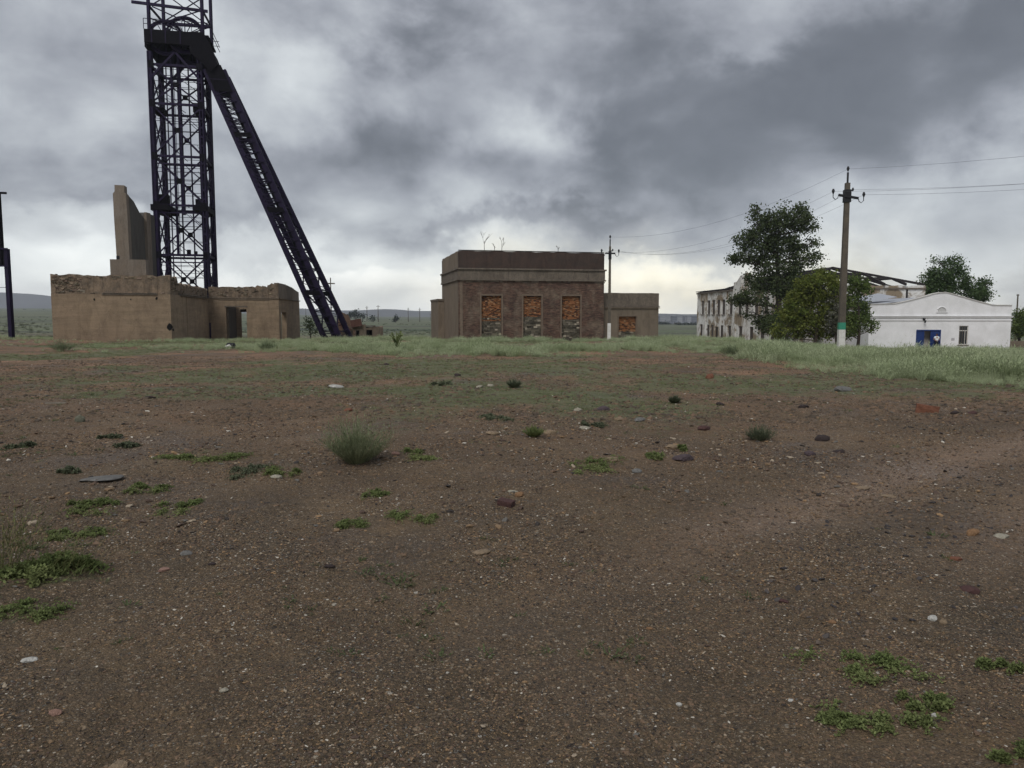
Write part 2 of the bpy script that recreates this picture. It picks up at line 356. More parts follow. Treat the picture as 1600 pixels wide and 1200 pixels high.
def build_ground():
    ys = np.concatenate([np.linspace(-60, -3, 14), np.linspace(-2.4, 1.4, 20), np.geomspace(1.5, 20, 480), np.geomspace(20.3, 220, 250), np.geomspace(227, 9000, 90)])
    c = np.linspace(-1, 1, 621); sh = c+3.2*np.sign(c)*np.abs(c)**7
    W = .82*np.maximum(ys, 0)+2.2
    X = W[:, None]*sh[None, :]; X[ys < 0] *= 6; Y = np.repeat(ys[:, None], len(c), 1)
    Z = g(X, Y)
    nr, nc = X.shape
    co = np.stack([X, Y, Z], -1).reshape(-1, 3).astype(np.float32)
    i = np.arange(nr-1)[:, None]*nc+np.arange(nc-1)[None, :]
    q = np.stack([i, i+1, i+nc+1, i+nc], -1).reshape(-1, 4)
    me = bpy.data.meshes.new('ground')
    me.vertices.add(len(co)); me.vertices.foreach_set('co', co.ravel())
    me.loops.add(q.size); me.loops.foreach_set('vertex_index', q.ravel().astype(np.int32))
    me.polygons.add(len(q)); me.polygons.foreach_set('loop_start', np.arange(0, q.size, 4, dtype=np.int32))
    me.update(calc_edges=True); me.polygons.foreach_set('use_smooth', [True]*len(q))
    for nm, arr in (('veg', veg(X, Y)), ('track', track(X, Y))):
        a = me.attributes.new(nm, 'FLOAT', 'POINT'); a.data.foreach_set('value', arr.ravel().astype(np.float32))
    o = bpy.data.objects.new('ground', me); COL.objects.link(o); tag(o, kind='structure')
    m = bpy.data.materials.new('gravelly_earth'); m.use_nodes = True; t = NT(m.node_tree); b = t.n['Principled BSDF']
    P = t.node('ShaderNodeTexCoord').outputs['Object']; px, py, pz = t.xyz(P)
    def attr(n): a = t.node('ShaderNodeAttribute'); a.attribute_name = n; return a.outputs['Fac']
    V = attr('veg'); T = attr('track')
    far = t.rng(py, 5, 22)
    near = t.mix(t.rng(t.noise(P, .9, 6, .6), .36, .64), (.088, .064, .038), (.142, .099, .056))
    mid = t.mix(t.rng(t.noise(P, .45, 6, .65), .38, .62), (.285, .155, .086), (.140, .096, .056))
    c = t.mix(far, near, mid)
    # damp, darker, slightly violet patches
    wetf = t.rng(t.noise(P, .38, 5, .6, .4), .52, .64, 0, .6)
    c = t.mix(wetf, c, (.066, .048, .038))
    c = t.mix(1., c, t.ramp(t.noise(P, .33, 6, .68, .6), [(.32, .62), (.5, 1.0), (.66, 1.42)]), 'MULTIPLY')
    c = t.mix(t.m('MULTIPLY', T, .72), c, (.285, .195, .135))
    # ochre gravelly patches
    of = t.rng(t.noise(P, 1.7, 6, .7, .5), .54, .70, 0, .55); c = t.mix(of, c, (.20, .125, .062))
    # grains of many sizes, thinning out over smooth mud
    gmask = t.rng(t.noise(P, .62, 6, .66, .5), .38, .56, .45, 1.)
    for sc, lo, amt in ((150, .30, .95), (85, .42, 1.), (48, .62, 1.), (27, .90, .9)):
        vc = t.vor(P, sc); vx, vy, vz = t.xyz(vc)
        vd = t.vor(P, sc, 'Distance')
        gcol = t.ramp(vy, [(0, (.020, .017, .015)), (.28, (.055, .040, .030)), (.48, (.13, .082, .050)), (.66, (.24, .155, .080)), (.88, (.32, .24, .16)), (.97, (.42, .37, .29)), (1, (.6, .56, .49))])
        fac = t.m('MULTIPLY', t.m('MULTIPLY', t.rng(vx, lo, lo+.06), t.rng(vd, .45, .36)), gmask)
        c = t.mix(t.m('MULTIPLY', fac, amt), c, gcol)
    gn = t.noise(P, 60, 6, .75); c = t.mix(1., c, t.ramp(gn, [(.25, .55), (.75, 1.5)]), 'MULTIPLY')
    # short green growth
    gf = t.noise(P, 9, 7, .75); gfac = t.rng(t.m('ADD', V, t.m('MULTIPLY', t.m('SUBTRACT', gf, .5), 1.3)), .36, .66)
    gcol = t.mix(t.rng(t.noise(P, 1.4, 5, .65), .35, .65), (.100, .115, .050), (.165, .170, .088))
    c = t.mix(t.m('MULTIPLY', gfac, .86), c, gcol)
    # the far plain: long low bands of dull grassland
    pf = t.rng(py, 90, 190)
    bd = t.noise(t.vm('MULTIPLY', P, (.0035, .022, 0)), 1, 7, .62, .4)
    fc = t.ramp(bd, [(.30, (.045, .055, .036)), (.42, (.095, .120, .062)), (.50, (.15, .160, .092)), (.56, (.060, .068, .046)), (.64, (.13, .145, .085)), (.75, (.16, .14, .10))])
    c = t.mix(pf, c, fc)
    t.l.new(c, b.inputs['Base Color'])
    rr = t.m('SUBTRACT', t.rng(wetf, 0, .6, .86, .58), t.m('MULTIPLY', T, .1)); t.l.new(rr, b.inputs['Roughness']); b.inputs['Specular IOR Level'].default_value = .35
    h = t.m('ADD', t.m('MULTIPLY', t.noise(P, 45, 7, .75), .7), t.m('MULTIPLY', t.vor(P, 95, 'Distance'), .4))
    h = t.m('ADD', h, t.m('MULTIPLY', t.noise(P, 8, 6, .7), 3.2))
    bn = t.node('ShaderNodeBump'); bn.inputs['Strength'].default_value = .9; bn.inputs['Distance'].default_value = .03
    t.l.new(h, bn.inputs['Height']); t.l.new(bn.outputs[0], b.inputs['Normal'])
    me.materials.append(m)
build_ground()

# ---------------- hills on the horizon ----------------
def build_hills():
    X = np.linspace(-9000, 9000, 361); prof_px = [-900, -300, 0, 60, 110, 180, 300, 420, 475, 520, 560, 600, 620, 650, 700, 900, 1035, 1060, 1100, 1300, 1600, 2400]
    prof_y = [470, 462, 457, 460, 466, 472, 479, 483, 482, 485, 485, 483, 483.5, 486, 486, 488, 490, 491, 491, 490, 489, 488]
    rows = [0, .12, .3, .5, .75, 1.0, 1.2]; hh = [-.35, .05, .42, .72, .93, 1.0, .5]
    vs = []; fs = []
    for j, (r, h) in enumerate(zip(rows, hh)):
        Y = 2400+r*900
        for x in X:
            pxx = 800+F*x/3300; yy = np.interp(pxx, prof_px, prof_y)
            top = (490-yy)/F*3300+1.6
            n = (float(fbm(x*.0016+j, Y*.002, 60, 4))-.5)*12*(h > .1)
            vs.append((x, Y, -28+h*(top+28)+n*.5*(1 if h < .99 else .25)-(6 if j == 0 else 0)))
    n = len(X)
    for j in range(len(rows)-1):
        for i in range(n-1): fs.append((j*n+i, j*n+i+1, (j+1)*n+i+1, (j+1)*n+i))
    mb = MB(); mb.add(vs, fs)
    o = mb.build('hills', mat('haze_tinted_hill', (.13, .135, .14), .95, .2, .004, 0, .02, (.10, .105, .105)), smooth=True)  # pale grey of distance haze mixed into the hill colour
    tag(o, kind='structure')
build_hills()

# ================= WALLS =================
def frameM(x, y, z, rz): return Matrix.Translation((x, y, z)) @ Matrix.Rotation(rz, 4, 'Z')
def wall(mb, L, z0, z1, th, M, holes=(), top=None, step=.6, jag=0., seed=1, wob=0.):
    """upright slab along local x, from y=0 (face) to y=th, with real openings; top: [(s,z)] profile"""
    rnd = random.Random(seed)
    S = {0., L}; Z = {z0, z1}
    for a, b, c, d_ in holes: S |= {a, b}; Z |= {c, min(d_, z1)}
    n = max(1, int(L/step))
    for k in range(1, n):
        s = L*k/n
        if all(abs(s-q) > .08 for q in S): S.add(s)
    if top:
        for s, z in top:
            if all(abs(s-q) > .02 for q in S) and 0 < s < L: S.add(s)
    S = sorted(S); Z = sorted(Z)
    def topz(s):
        z = z1
        if top: z = float(np.interp(s, [p[0] for p in top], [p[1] for p in top]))
        return z+rnd.uniform(-jag, jag*.5)
    tz = [topz(s) for s in S]
    ns, nz = len(S), len(Z)
    fill = [[not any(a-1e-6 <= (S[i]+S[i+1])/2 <= b and c-1e-6 <= (Z[j]+Z[j+1])/2 <= d_ for a, b, c, d_ in holes) for j in range(nz-1)] for i in range(ns-1)]
    vs = []
    for k in range(2):
        for i in range(ns):
            for j in range(nz):
                z = tz[i] if j == nz-1 else Z[j]
                w = rnd.uniform(-wob, wob) if wob else 0
                vs.append(M @ Vector((S[i], k*th+w, z)))
    I = lambda k, i, j: (k*ns+i)*nz+j
    fs = []
    for i in range(ns-1):
        for j in range(nz-1):
            if not fill[i][j]: continue
            fs.append((I(0,i,j), I(0,i+1,j), I(0,i+1,j+1), I(0,i,j+1)))
            fs.append((I(1,i+1,j), I(1,i,j), I(1,i,j+1), I(1,i+1,j+1)))
            if i == 0 or not fill[i-1][j]: fs.append((I(1,i,j), I(0,i,j), I(0,i,j+1), I(1,i,j+1)))
            if i == ns-2 or not fill[i+1][j]: fs.append((I(0,i+1,j), I(1,i+1,j), I(1,i+1,j+1), I(0,i+1,j+1)))
            if j == 0 or not fill[i][j-1]: fs.append((I(1,i,j), I(1,i+1,j), I(0,i+1,j), I(0,i,j)))
            if j == nz-2 or not fill[i][j+1]: fs.append((I(0,i,j+1), I(0,i+1,j+1), I(1,i+1,j+1), I(1,i,j+1)))
    mb.add(vs, fs)
def lz(py, Y): return at(800, py, Y).z      # height seen at row py at distance Y
TH = R(12.5); UX = Vector((math.cos(TH), math.sin(TH), 0)); WY = Vector((-math.sin(TH), math.cos(TH), 0))
def turn(M_, x, y, a): return M_ @ Matrix.Translation((x, y, 0)) @ Matrix.Rotation(R(a), 4, 'Z')
def rubble(mb, M_, x0, x1, z0, z1, n, seed, s=(.10, .34), h=(.035, .10), y0=-.02):
    rnd = random.Random(seed)
    for _ in range(n):
        w = rnd.uniform(*s); hh = rnd.uniform(*h); x = rnd.uniform(x0, x1-w); z = rnd.uniform(z0, z1-hh); pr = rnd.uniform(0, .05)
        k = rnd.uniform(.5, 1.9); col = (k*rnd.uniform(.9, 1.15), k, k*rnd.uniform(.85, 1.02))
        A = M_ @ Matrix.Translation((x+w/2, 0, z+hh/2)) @ Matrix.Rotation(rnd.uniform(-.12, .12), 4, 'Y')
        b = len(mb.v); mb.box((-w/2, y0-pr+.0, -hh/2), (w/2, .12, hh/2), col, A)
        for q in range(b, b+8):
            p = mb.v[q]; mb.v[q] = (p[0]+rnd.uniform(-.02, .02), p[1]+rnd.uniform(-.02, .02), p[2]+rnd.uniform(-.02, .02))

# ---------------- left: plastered ruin at the headframe ----------------
MB0 = Vector((-33.47, 56.11, 0)); LM = 8.07
def left_ruin():
    Z0 = -1.3
    e = thing('plastered_ruin', 'roofless tan plastered ruin with crumbling parapets at the foot of the steel headframe', 'ruined building', (MB0.x, MB0.y, Z0), TH)
    B = e.matrix_basis.copy(); B = Matrix.Translation((MB0.x, MB0.y, 0)) @ Matrix.Rotation(TH, 4, 'Z')
    zc = lz(460, 58); zt = lz(430.5, 58)
    # main block front wall and right flank
    fm = B; m = MB(); wall(m, LM, Z0, zc, .5, fm, wob=.012, step=.45); m.build('front_wall', M['adobe'], e)
    m = MB(); wall(m, LM, zc+.003, zt, .42, turn(fm, 0, .06, 0), jag=.10, wob=.03, step=.3, seed=4,
                   top=[(0, zt+.1), (.35, zt+.08), (.4, zt+.02), (LM*.5, zt-.02), (LM, zt-.02)])
    pm = m.build('parapet', M['adobe_worn'], e)
    m = MB(); rubble(m, turn(fm, 0, .06, 0), .05, 2.3, zc+.06, zt-.05, 85, 3); rubble(m, turn(fm, 0, .06, 0), 2.0, LM-.1, zt-.30, zt-.06, 22, 5); rubble(m, turn(fm, 0, .06, 0), .1, LM-.4, zc+.02, zc+.2, 16, 6, h=(.04, .08))
    m.build('exposed_stone', M['stone'], e, kind='stuff')
    m = MB(); m.box((LM*.42, -.07, zc-.06), (LM-.9, -.002, zc+.05), None, fm); m.box((LM*.43, -.13, zc+.053), (LM-1.0, -.004, zc+.10), None, fm); m.build('cornice', M['ledge'], e)
    fl = turn(fm, LM, 0, 90)     # flank runs back from the corner; its outer face is local -y ... so mirror it
    FL = 17.0
    def flank(mb, L, z0, z1, th, y0=0., **k):
        # slab whose outer face looks towards +local x of the block
        wall(mb, L, z0, z1, th, fm @ Matrix.Translation((LM-y0, .5 if L > 12 else 0, 0)) @ Matrix.Rotation(R(90), 4, 'Z'), **k)
    m = MB(); wall(m, FL-.5, Z0, zc, .5, fm @ Matrix.Translation((LM, .503, 0)) @ Matrix.Rotation(R(90), 4, 'Z'), wob=.015); m.build('flank_wall', M['adobe'], e)
    m = MB(); wall(m, FL-.5, zc+.003, zt, .42, fm @ Matrix.Translation((LM-.06, .505, 0)) @ Matrix.Rotation(R(90), 4, 'Z'), jag=.16, wob=.04, step=.35, seed=8,
                   top=[(0, zt), (2.4, zt-.05), (2.8, zt-.42), (FL, zt-.50)]); m.build('flank_parapet', M['adobe_worn'], e)
    mF = fm @ Matrix.Translation((LM, .5, 0)) @ Matrix.Rotation(R(90), 4, 'Z')
    m = MB(); rubble(m, mF @ Matrix.Translation((0, .02, 0)), .1, FL-.8, zc+.05, zt-.5, 80, 9, y0=-.02); rubble(m, mF @ Matrix.Translation((0, .02, 0)), .0, 2.4, zt-.6, zt-.1, 34, 29, y0=-.02); m.build('exposed_stone', M['stone'], e, kind='stuff')
    m = MB(); m.box((3.2, -.14, zc-.05), (FL-1.2, -.004, zc+.06), None, mF); m.box((3.3, -.22, zc+.063), (FL-2.4, -.004, zc+.13), None, mF); m.build('cornice', M['ledge'], e)
    m = MB(); m.box((5.6, -.03, Z0), (5.9, -.003, zc-.06), None, mF); m.build('buttress_strip', M['adobe'], e)
    # main block: left side and back
    m = MB(); wall(m, 9, Z0, zc, .5, fm @ Matrix.Translation((.5, .503, 0)) @ Matrix.Rotation(R(90), 4, 'Z')); m.build('far_flank_wall', M['adobe'], e)
    m = MB(); wall(m, LM-1.02, Z0, zc-.2, .5, turn(fm, .51, 9.0, 0), jag=.2); m.build('back_wall', M['adobe'], e)
    # rear wing
    WM = turn(fm, LM+.004, FL, 0); WL = 6.5; zc2 = lz(466, 75); zt2 = lz(447.5, 75)
    def sx(px):       # wing-face coordinate of an image column
        r = (px-800)/F; O = WM @ Vector((0, 0, 0)); U = (WM.to_3x3() @ Vector((1, 0, 0)))
        return (r*O.y-O.x)/(U.x-r*U.y)
    dz = (lz(480, 75.5), Z0-.5)
    m = MB(); wall(m, WL, Z0-.6, zc2, .5, WM, holes=[(sx(355), sx(387), dz[1]+.3, dz[0]), (sx(323.5)+.25, sx(331), dz[1]+.3, lz(504, 75))], wob=.015); m.build('wing_front_wall', M['adobe'], e)
    m = MB(); m.box((sx(353), -.05, dz[0]+.003), (sx(388.5), -.002, dz[0]+.12), None, WM); m.build('lintel', M['ledge'], e)
    m = MB(); m.box((sx(355)+.003, .5, dz[1]+.3), (sx(355)+.18, .62, dz[0]-.01), None, WM); m.build('door_jamb', M['ledge'], e)
    m = MB(); wall(m, WL-.02, zc2+.003, zt2, .4, turn(WM, .02, .05, 0), jag=.13, wob=.03, step=.3, seed=18,
                   top=[(0, zt2), (2.6, zt2), (3.9, zt2-.05), (4.3, zt2+.02), (4.5, zt2+.12), (5.0, zt2+.10), (5.1, zt2), (5.4, zt2+.02), (5.5, zt2+.25), (6.5, zt2+.34)]); m.build('wing_parapet', M['adobe_worn'], e)
    m = MB(); rubble(m, turn(WM, 0, .05, 0), .1, WL-.2, zc2+.1, zt2-.05, 60, 19); m.build('exposed_stone', M['stone'], e, kind='stuff')
    m = MB(); m.box((.1, -.10, zc2-.02), (WL+.03, -.003, zc2+.07), None, WM); m.box((.9, -.05, zc2-.16), (WL-.8, -.003, zc2-.08), None, WM); m.build('cornice', M['annex'], e)
    RM = WM @ Matrix.Translation((WL, .503, 0)) @ Matrix.Rotation(R(86), 4, 'Z'); RL = 16.
    def sr(px):
        r = (px-800)/F; O = RM @ Vector((0, 0, 0)); U = (RM.to_3x3() @ Vector((1, 0, 0)))
        return (r*O.y-O.x)/(U.x-r*U.y)
    m = MB(); wall(m, RL, Z0-.6, zc2, .5, RM, holes=[(sr(441), sr(449), Z0-.3, lz(488, 79))]); m.build('wing_side_wall', M['adobe'], e)
    m = MB(); wall(m, RL, zc2+.003, zt2+.4, .42, RM @ Matrix.Translation((0, .03, 0)), step=.3, top=[(0, zt2+.40), (RL*.3, zt2+.42), (RL*.6, zt2+.3), (RL*.85, zt2+.02), (RL, zt2-.1)], jag=.03, wob=.02); m.build('side_parapet', M['concrete'], e)
    m = MB(); m.box((-.1, -.12, zc2-.04), (RL+.05, -.003, zc2+.05), None, RM); m.build('cornice', M['annex'], e)
    # inside of the wing: cross wall and rear wall with an opening towards the steppe
    m = MB(); wall(m, WL-1.02, Z0-.6, zc2, .4, turn(WM, .01, 6.1, 0), holes=[(sx(381)-.9, sx(387)+.3, Z0-.3, lz(486, 81))]); m.build('rear_wall', M['adobe'], e)
    m = MB(); wall(m, 5.3, Z0-.6, zc2-.5, .3, WM @ Matrix.Translation((sx(355)-.1+.3, .56, 0)) @ Matrix.Rotation(R(90), 4, 'Z')); m.build('cross_wall', M['concrete_dark'], e)  # dimness inside the wing is put into this wall's darker concrete
    m = MB()
    m.bar(WM @ Vector((sx(374), 1.6, dz[0]-.35)), WM @ Vector((sx(390), 1.7, dz[0]-.3)), .3, .28); m.build('roof_beam', M['wood_dark'], e)
    # ragged plaster holes on the main block: flat dark patches painted as their shade
    for k, (px, py, r) in enumerate(((151, 468, .09), (208, 468, .05), (248, 466, .10), (267, 511, .20), (272, 515, .08))):
        O = fm @ Vector((0, 0, 0)); r_ = (px-800)/F; s = (r_*O.y-O.x)/(UX.x-r_*UX.y); Y = O.y+s*UX.y
        z = lz(py, Y)
        m = MB(); m.prism([(s+r*random.uniform(.6, 1.3)*math.cos(a), z+1.3*r*random.uniform(.6, 1.3)*math.sin(a)) for a in [i*.9 for i in range(7)]], -.012, .0, fm)
        m.build('plaster_hole', M['dark'], e)
left_ruin()

def concrete_fin():
    O = at(185.5, 500, 66); e = thing('concrete_wall', 'tall bare concrete pier with a wall sloping back beside the headframe', 'ruined wall', (O.x, 66, -.8), TH)
    B = Matrix.Translation((O.x, 66, 0)) @ Matrix.Rotation(TH, 4, 'Z'); Y = 66
    zt = lz(289, Y)
    m = MB(); m.prism([(1.10, -.8), (1.06, lz(360, Y)), (1.02, lz(302, Y)), (.90, lz(300, Y)), (.90, zt), (.16, zt+.02), (.14, lz(299, Y)), (0, lz(302, Y)), (.0, lz(340, Y)), (.06, lz(400, Y)), (.06, -.8)], 0, .9, B)
    m.build('pier', M['concrete'], e)
    m = MB(); D = 9.2     # wall running back, with a sagging top
    prof = [(0, -.8), (0, lz(303, Y)), (1.6, lz(303, Y)-.25), (3.4, lz(303, Y)-.95), (5.2, lz(303, Y)-1.35), (5.6, lz(303, Y)-.7), (D, lz(303, Y)-.55), (D, -.8)]
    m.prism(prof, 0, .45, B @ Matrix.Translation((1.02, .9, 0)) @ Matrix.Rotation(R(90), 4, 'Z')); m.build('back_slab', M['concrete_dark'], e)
    m = MB(); m.prism([(5.0, -.8), (5.0, lz(317, Y)), (6.6, lz(315, Y)), (6.6, -.8)], -.22, .0, B @ Matrix.Translation((1.02, .9, 0)) @ Matrix.Rotation(R(90), 4, 'Z')); m.build('buttress', M['concrete'], e)
    b = thing('concrete_block', 'low square concrete base block at the foot of the tall concrete pier', 'concrete block', (at(176, 500, 64).x, 64, -.7), TH)
    B2 = Matrix.Translation((at(176, 500, 64).x, 64, 0)) @ Matrix.Rotation(TH, 4, 'Z')
    m = MB(); m.box((0, 0, -.7), (2.75, 1.4, lz(405, 64)), None, B2); m.build('block', M['concrete'], b)
    m = MB(); m.tube([B2 @ Vector((.5, .5, lz(405, 64))), B2 @ Vector((.5, .5, lz(399, 64)))], .13, 8); m.build('pipe_stub', M['black'], b)
concrete_fin()

# ---------------- centre: brick building ----------------
def infill(mb, M_, x0, x1, z0, z1, seed, split=.45, y=.2):
    """loose bricks above, rough stones below, laid in an opening"""
    rnd = random.Random(seed); zs = z0+(z1-z0)*split; z = z0
    while z < z1-.03:
        top = z > zs+rnd.uniform(-.12, .12)
        h = .075 if top else rnd.uniform(.10, .17); h = min(h, z1-z); x = x0-rnd.uniform(0, .12)
        while x < x1:
            w = rnd.uniform(.15, .26) if top else rnd.uniform(.16, .42)
            a = max(x, x0); b_ = min(x+w-.015, x1)
            if b_-a > .02:
                if top:
                    k = rnd.uniform(.55, 1.5); q = rnd.random()
                    col = (.27*k, .118*k, .052*k) if q < .62 else ((.085*k, .045*k, .032*k) if q < .84 else (.33*k, .20*k, .11*k))
                else:
                    k = rnd.uniform(.5, 1.5); col = (.115*k, .10*k, .075*k) if rnd.random() < .85 else (.30*k, .26*k, .2*k)
                yy = y-rnd.uniform(0, .07)*(1 if top else 1.5)
                mb.box((a, yy, z+.004), (b_, y+.14, z+h-.012), col, M_)
            x += w
        z += h
def window_part(e, M_, x0, x1, z0, z1, seed, split=.45, fw=.13, sill=True, depth=.2):
    f = MB()
    f.box((x0-fw, -.05, z0), (x0-.002, .05, z1+fw), None, M_); f.box((x1+.002, -.05, z0), (x1+fw, .05, z1+fw), None, M_)
    f.box((x0, -.052, z1+.002), (x1, .05, z1+fw), None, M_)
    wo = f.build('window_surround', M['frame'], e)
    b = MB(); infill(b, M_, x0+.003, x1-.003, z0, z1-.003, seed, split, depth); o = b.build('brick_infill', M['bricky'], e, kind='stuff')
def centre():
    C = Vector((at(717, 500, 64).x, 64, 0)); Z0 = -2.0
    e = thing('brick_building', 'dark brick building with flat parapet and three bricked-up tall windows', 'building', (C.x, C.y, Z0), TH)
    B = Matrix.Translation((C.x, C.y, 0)) @ Matrix.Rotation(TH, 4, 'Z'); L = 12.65; D = 10.8
    def sx(px):
        r = (px-800)/F; return (r*C.y-C.x)/(UX.x-r*UX.y)
    def zz(py, px): return lz(py, C.y+sx(px)*UX.y)
    zt = zz(391.5, 718); zl1 = zz(419, 718); zl2 = zz(436, 718)
    wins = [(sx(752.5), sx(783.5)), (sx(817.5), sx(845.5)), (sx(877.5), sx(906))]
    zw1 = zz(462, 768); zw0 = -.75
    m = MB(); wall(m, L, Z0, zl2, .45, B, holes=[(a, b, zw0, zw1) for a, b in wins], wob=.006); m.build('front_wall', M['brick'], e)
    for i, (a, b) in enumerate(wins): window_part(e, B, a, b, zw0, zw1, 40+i, (.47, .52, .45)[i])
    m = MB(); wall(m, D-.45, Z0, zl2, .45, B @ Matrix.Translation((.45, .453, 0)) @ Matrix.Rotation(R(90), 4, 'Z')); m.build('left_wall', M['annex'], e)
    m = MB(); wall(m, D-.45, Z0, zl2, .45, B @ Matrix.Translation((L, .453, 0)) @ Matrix.Rotation(R(90), 4, 'Z')); m.build('right_wall', M['brick'], e)
    m = MB(); wall(m, L-.92, Z0, zl2, .45, turn(B, .46, D-.45, 0)); m.build('back_wall', M['brick'], e)
    m = MB(); m.box((-.06, -.08, zl2+.003), (L+.06, D+.06, zl1-.1), None, B); m.build('frieze_band', M['ledge'], e)
    m = MB(); m.box((-.16, -.20, zl1-.097), (L+.16, D+.14, zl1+.03), None, B); m.build('upper_cornice', M['ledge'], e)
    m = MB(); m.box((-.12, -.16, zl2-.10), (L+.12, -.082, zl2+.04), None, B); m.box((-.12, -.078, zl2-.10), (-.062, D, zl2+.04), None, B); m.build('lower_cornice', M['ledge'], e)
    m = MB(); wall(m, L, zl1+.033, zt, .4, B, jag=.03, step=.5, wob=.008); m.build('parapet', M['brick_dark'], e); m = MB(); wall(m, L-.02, zl1+.033, zt-.1, .4, turn(B, .01, D-.4, 0), jag=.05); m.build('rear_parapet', M['brick_dark'], e)
    m = MB(); wall(m, D-.82, zl1+.033, zt, .4, B @ Matrix.Translation((.4, .403, 0)) @ Matrix.Rotation(R(90), 4, 'Z'), jag=.04); m.build('side_parapet', M['annex'], e); m = MB(); wall(m, D-.82, zl1+.033, zt, .4, B @ Matrix.Translation((L, .403, 0)) @ Matrix.Rotation(R(90), 4, 'Z'), jag=.04); m.build('side_parapet', M['annex'], e)
    m = MB(); m.box((.02, -.16, zt+.005), (L-.02, .42, zt+.05), None, B) if False else m.box((.01, -.03, zt+.03), (L-.01, .41, zt+.075), None, B); m.build('coping', M['concrete_dark'], e)
    # grey peeled-plaster scraps under the cornice, and small loop bolts on the side wall
    m = MB(); rnd = random.Random(11)
    for k in range(26):
        x = rnd.uniform(.1, L-.8); w = rnd.uniform(.15, .9); m.box((x, -.016, zl2-.14-rnd.uniform(.02, .13)), (x+w, -.002, zl2-.115), None, B)
    m.build('plaster_scrap', M['concrete'], e, kind='stuff')
    m = MB(); m.box((.1, -.035, -.9), (.32, -.003, zl2-.15), None, B); m.build('corner_strip', M['frame'], e)
    # annex right
    C2 = B @ Vector((L+.004, .5, 0)); L2 = 5.0
    e2 = thing('brick_annex', 'low tan annex with one bricked-up window on the right of the brick building', 'building', (C2.x, C2.y, Z0), TH)
    B2 = turn(B, L+.004, .5, 0)
    def s2(px):
        r = (px-800)/F; return (r*C2.y-C2.x)/(UX.x-r*UX.y)
    L2 = s2(1028); Y2 = C2.y+.5
    zt2 = lz(457.5, C2.y); zc = lz(480, C2.y+.5)
    w = (s2(966), s2(993.5)); zw = (lz(527.5, Y2), lz(494.5, Y2))
    m = MB(); wall(m, L2, Z0, zc, .4, B2, holes=[(*w, *zw)], wob=.006); m.build('front_wall', M['annex'], e2)
    window_part(e2, B2, *w, *zw, 51, .35, .07)
    m = MB(); wall(m, L2+.02, zc+.003, zt2, .4, turn(B2, 0, .02, 0), jag=.02, wob=.01); m.build('parapet', M['ledge'], e2)
    m = MB(); m.box((0, -.11, zc-.10), (L2+.08, -.003, zc-.02), None, B2); m.build('lower_cornice', M['annex'], e2)
    m = MB(); m.box((0, -.07, zc+.02), (L2+.08, .017, zc+.10), None, B2); m.build('cornice', M['ledge'], e2)
    m = MB(); wall(m, 6, Z0, zt2, .4, B2 @ Matrix.Translation((L2+.02, .43, 0)) @ Matrix.Rotation(R(90), 4, 'Z'), jag=.03); m.build('side_wall', M['annex'], e2)
    m = MB(); wall(m, L2, Z0, zt2, .4, turn(B2, 0, 6.43, 0), jag=.05); m.build('back_wall', M['annex'], e2)
    m = MB(); m.box((.02, .43, zc-.15), (L2-.4, 6.4, zc), None, B2); m.build('roof', M['concrete_dark'], e2)
    # little lean-to on the far left side
    C3 = B @ Vector((-.003, 9.4, 0)); e3 = thing('lean_to', 'narrow plastered lean-to behind the left side of the brick building', 'outbuilding', (C3.x, C3.y, Z0), TH)
    w3 = .55
    m = MB(); m.box((-w3, 0, Z0), (-.003, 6, lz(470, C3.y)), None, turn(B, -.0, 9.4, 0)); m.build('walls', M['annex'], e3)
    m = MB(); m.box((-w3-.06, -.08, lz(470, C3.y)+.003), (-.003, 6.05, lz(467, C3.y)), None, turn(B, 0, 9.4, 0)); m.build('cornice', M['ledge'], e3)
    # dry saplings rooted on the roof
    def sap(px, py, h, seed, label):
        rnd = random.Random(seed); p = at(px, 393, 64.9); p.z = zt+.02
        mb = MB()
        def br(a, d_, l, r, n):
            b_ = a+d_*l; mb.tube([a, (a+b_)/2+Vector((rnd.uniform(-.03, .03), 0, rnd.uniform(-.02, .02))), b_], [r, r*.8, r*.5], 4)
            if n: 
                for _ in range(rnd.choice((2, 3, 3))):
                    dd_ = (d_+Vector((rnd.uniform(-.9, .9), rnd.uniform(-.5, .5), rnd.uniform(-.1, .6)))).normalized(); br(a+(b_-a)*rnd.uniform(.4, 1), dd_, l*rnd.uniform(.45, .75), r*.6, n-1)
        br(p, Vector((0, 0, 1)), h*.62, .024, 4)
        o = mb.build('dry_sapling', M['bark'], origin=p); tag(o, label, 'dry plant', 'dry plants on the brick building roof')
    sap(757, 393, 1.35, 3, 'tallest bare sapling growing out of the brick building roof')
    sap(784, 393, 1.0, 6, 'smaller bare sapling on the roof right of the tallest one')
    sap(773, 393, .6, 8, 'small bare twig between the two saplings on the brick roof')
    sap(872, 396, .45, 9, 'curled dead stem on the roof edge near the utility pole')
centre()
